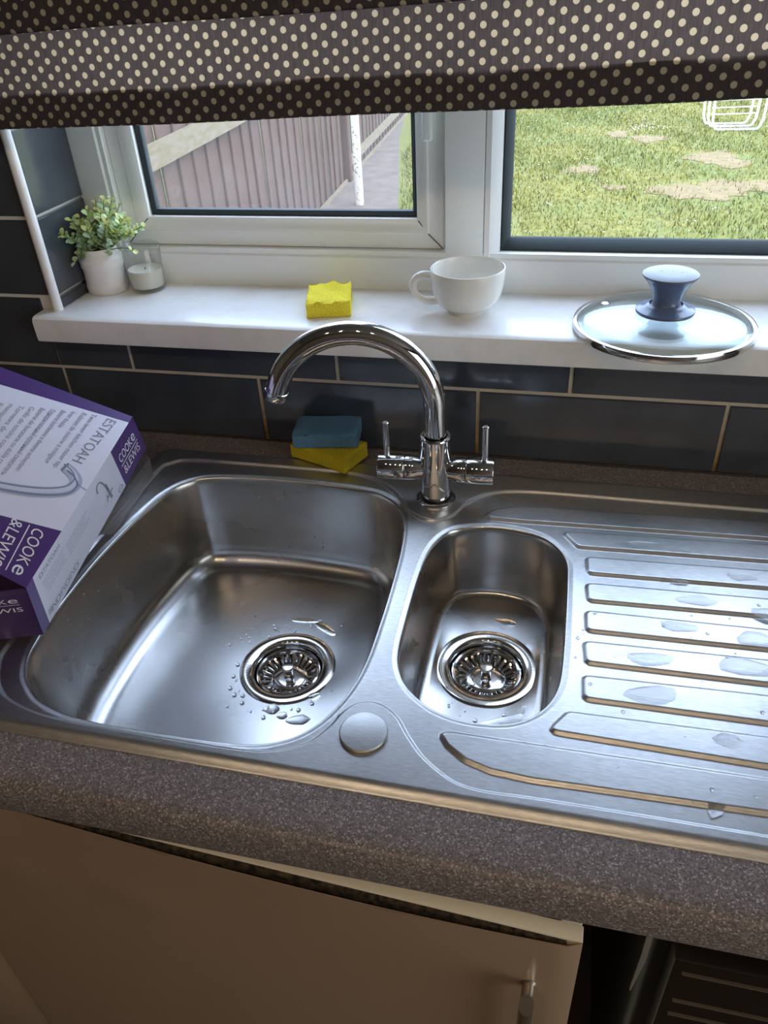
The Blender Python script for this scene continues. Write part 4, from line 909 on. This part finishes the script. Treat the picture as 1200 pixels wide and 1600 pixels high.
# grass blades (uncountable) over the part of the lawn in view and a margin
nb = 80000; ys = .0+np.sqrt(rng.uniform(3.5**2, 14.**2, nb)); xs = rng.uniform(-.36, .52, nb)*ys+.0; keep = xs > -2.0; xs, ys = xs[keep], ys[keep]
dens = np.ones(len(xs))
for cx, cy, rx, ry, sd in PATCHES: dens = np.minimum(dens, np.clip((((xs-cx)/rx)**2+((ys-cy)/ry)**2-.25)/1.3, .16, 1))
pathd = xs-(-1.59+(ys-7.05)*-.21) > 0.03; dens *= pathd
keep = rng.random(len(xs)) < dens; xs, ys = xs[keep], ys[keep]; nb = len(xs)
clump = (np.sin(xs*2.3+1)*np.sin(ys*1.7)+np.sin(xs*5.1+ys*3.3))*.25+.5
h = rng.uniform(.015, .05, nb)*(.6+.8*clump)*np.where(rng.random(nb) < .03, 1.8, 1); a = rng.uniform(0, 6.283, nb); lean = rng.uniform(.2, 1.1, nb)*h; wd = rng.uniform(.003, .006, nb)
p0 = np.stack([xs-np.sin(a)*wd, ys+np.cos(a)*wd, np.full(nb, ZG)], 1); p1 = np.stack([xs+np.sin(a)*wd, ys-np.cos(a)*wd, np.full(nb, ZG)], 1); p2 = np.stack([xs+np.cos(a)*lean, ys+np.sin(a)*lean, ZG+h], 1)
V3 = np.stack([p0, p1, p2], 1).reshape(-1, 3); me = bpy.data.meshes.new('grass'); me.from_pydata(V3.tolist(), [], np.arange(nb*3).reshape(-1, 3).tolist())
at = me.attributes.new('tint', 'FLOAT', 'POINT'); at.data.foreach_set('value', np.repeat(np.clip(rng.normal(.42, .2, nb)+(.5-clump)*.5, 0, 1), 3).astype(np.float32))
obj('grass', me, 'blade', kind='stuff', label='short patchy green grass growing over the sunny lawn', cat='grass')
bm = bmesh.new(); rg = random.Random(3)
for _ in range(150):
    y = rg.uniform(5., 13.); x = rg.uniform(-.1, .24)*y; s = rg.uniform(.005, .010)
    if _ < 40: x, y = .92+rg.gauss(0, .12), 10.4+rg.gauss(0, .1)
    bmesh.ops.create_icosphere(bm, subdivisions=1, radius=s, matrix=Matrix.Translation((x, y, ZG+rg.uniform(.03, .06))) @ Matrix.Diagonal((1, 1, .4, 1)))
obj('daisies', bm, 'daisy', kind='stuff', label='tiny white daisies dotted over the lawn', cat='flowers')
bm = bmesh.new(); pts_ = [(-2.35, 1.0), (-1.0, 1.0), (-1.15, 5.0), (-1.59, 7.05), (-2.25, 10.2), (-2.45, 11.4), (-2.55, 11.4)]
prism(bm, pts_, 'z', ZG+.001, ZG+.02); struct('garden_path', bm, 'path', 0)
# close-boarded fence along the left of the garden
FX = lambda y: -1.98-(y-3.0)*.062
fence = thing('garden_fence', 'weathered brown vertical board fence running away left of the lawn', 'fence', (FX(5), 5, ZG))
fdir = Vector((-.062, 1, 0)).normalized()
proto = {}
for key, (bw, tk) in {'a': (.112, .016), 'b': (.138, .014)}.items():
    bm = bmesh.new(); box(bm, -tk, 0, -bw/2, bw/2, 0, 1.85, bev=.003, seg=1); me = finish_mesh(bm, 'board', 30); me.materials.append(M['fence']); proto[key] = me
rzf = math.atan2(fdir.x, -fdir.y)+math.pi; y = 1.2; k = 0; fb = BASE[fence.name]
while y < 14.5:
    o = bpy.data.objects.new('board', proto['ab'[k % 2]]); COL.objects.link(o); o.parent = fence; o.location = Vector((FX(y)+random.uniform(-.003, .002)-(.020 if k % 2 else 0), y, ZG+.01))-fb; o.rotation_euler = (0, random.uniform(-.004, .004), -math.atan(-.062)*1.0)
    y += .110; k += 1
def frail(name, z0, z1, dx, y0=1.2, y1=14.5, m='rail', tk=.03):
    bm = bmesh.new(); A = [(FX(y0)+dx, y0), (FX(y1)+dx, y1), (FX(y1)+dx+tk, y1), (FX(y0)+dx+tk, y0)]; prism(bm, A, 'z', z0, z1); return obj(name, bm, m, fence, smooth=0)
frail('fence_rail', -.235, -.115, .004, y1=7.35); frail('fence_rail', -1.16, -1.07, .004, y0=7.7, y1=14.5); frail('gravel_board', ZG, ZG+.05, .004, y0=6.2, m='rail', tk=.02)
obj('fence_post', BX(FX(7.55)-.03, FX(7.55)+.06, 7.50, 7.60, ZG, .6, bev=.006), 'fence', fence)
bm = bmesh.new(); box(bm, -1.895, -1.83, 6.54, 6.605, ZG, .9, bev=.006)
obj('washing_line_post', bm, 'postm', label='white flaking square post standing in front of the board fence', cat='post')
# white tubular airer standing on the lawn
t = thing('clothes_airer', 'white tubular folding clothes airer standing far out on the lawn', 'airer', (2.0, 10.4, ZG))
def uframe(x0, x1, y0, lean, h, r=.014):
    pts2 = [(x0-.06, h), (x0-.02, .12)]+[(x0+.06-.06*math.cos(a)-.015*0, .075-.06*math.sin(a)) for a in np.linspace(.2, math.pi/2, 6)]+[(x1-.06+.06*math.sin(a), .075-.06*math.cos(a)) for a in np.linspace(0, math.pi/2-.2, 6)]+[(x1+.02, .12), (x1+.06, h)]
    bm = bmesh.new(); tube(bm, [(x, y0+lean*z, ZG+z) for x, z in pts2], r, 10); return bm
for x0, x1, y0, ln in ((1.72, 2.26, 10.33, .12), (1.685, 2.215, 10.55, .06), (1.65, 2.17, 10.75, 0.)): obj('tube_frame', uframe(x0, x1, y0, ln, 1.0), 'whitemetal', t)
for z, y in ((.16, 10.50), (.22, 10.6), (.30, 10.62), (.42, 10.62), (.56, 10.62)):
    bm = bmesh.new(); tube(bm, [(1.70, y, ZG+z), (2.24, y, ZG+z+.01)], .006, 8); obj('airer_rail', bm, 'whitemetal', t)
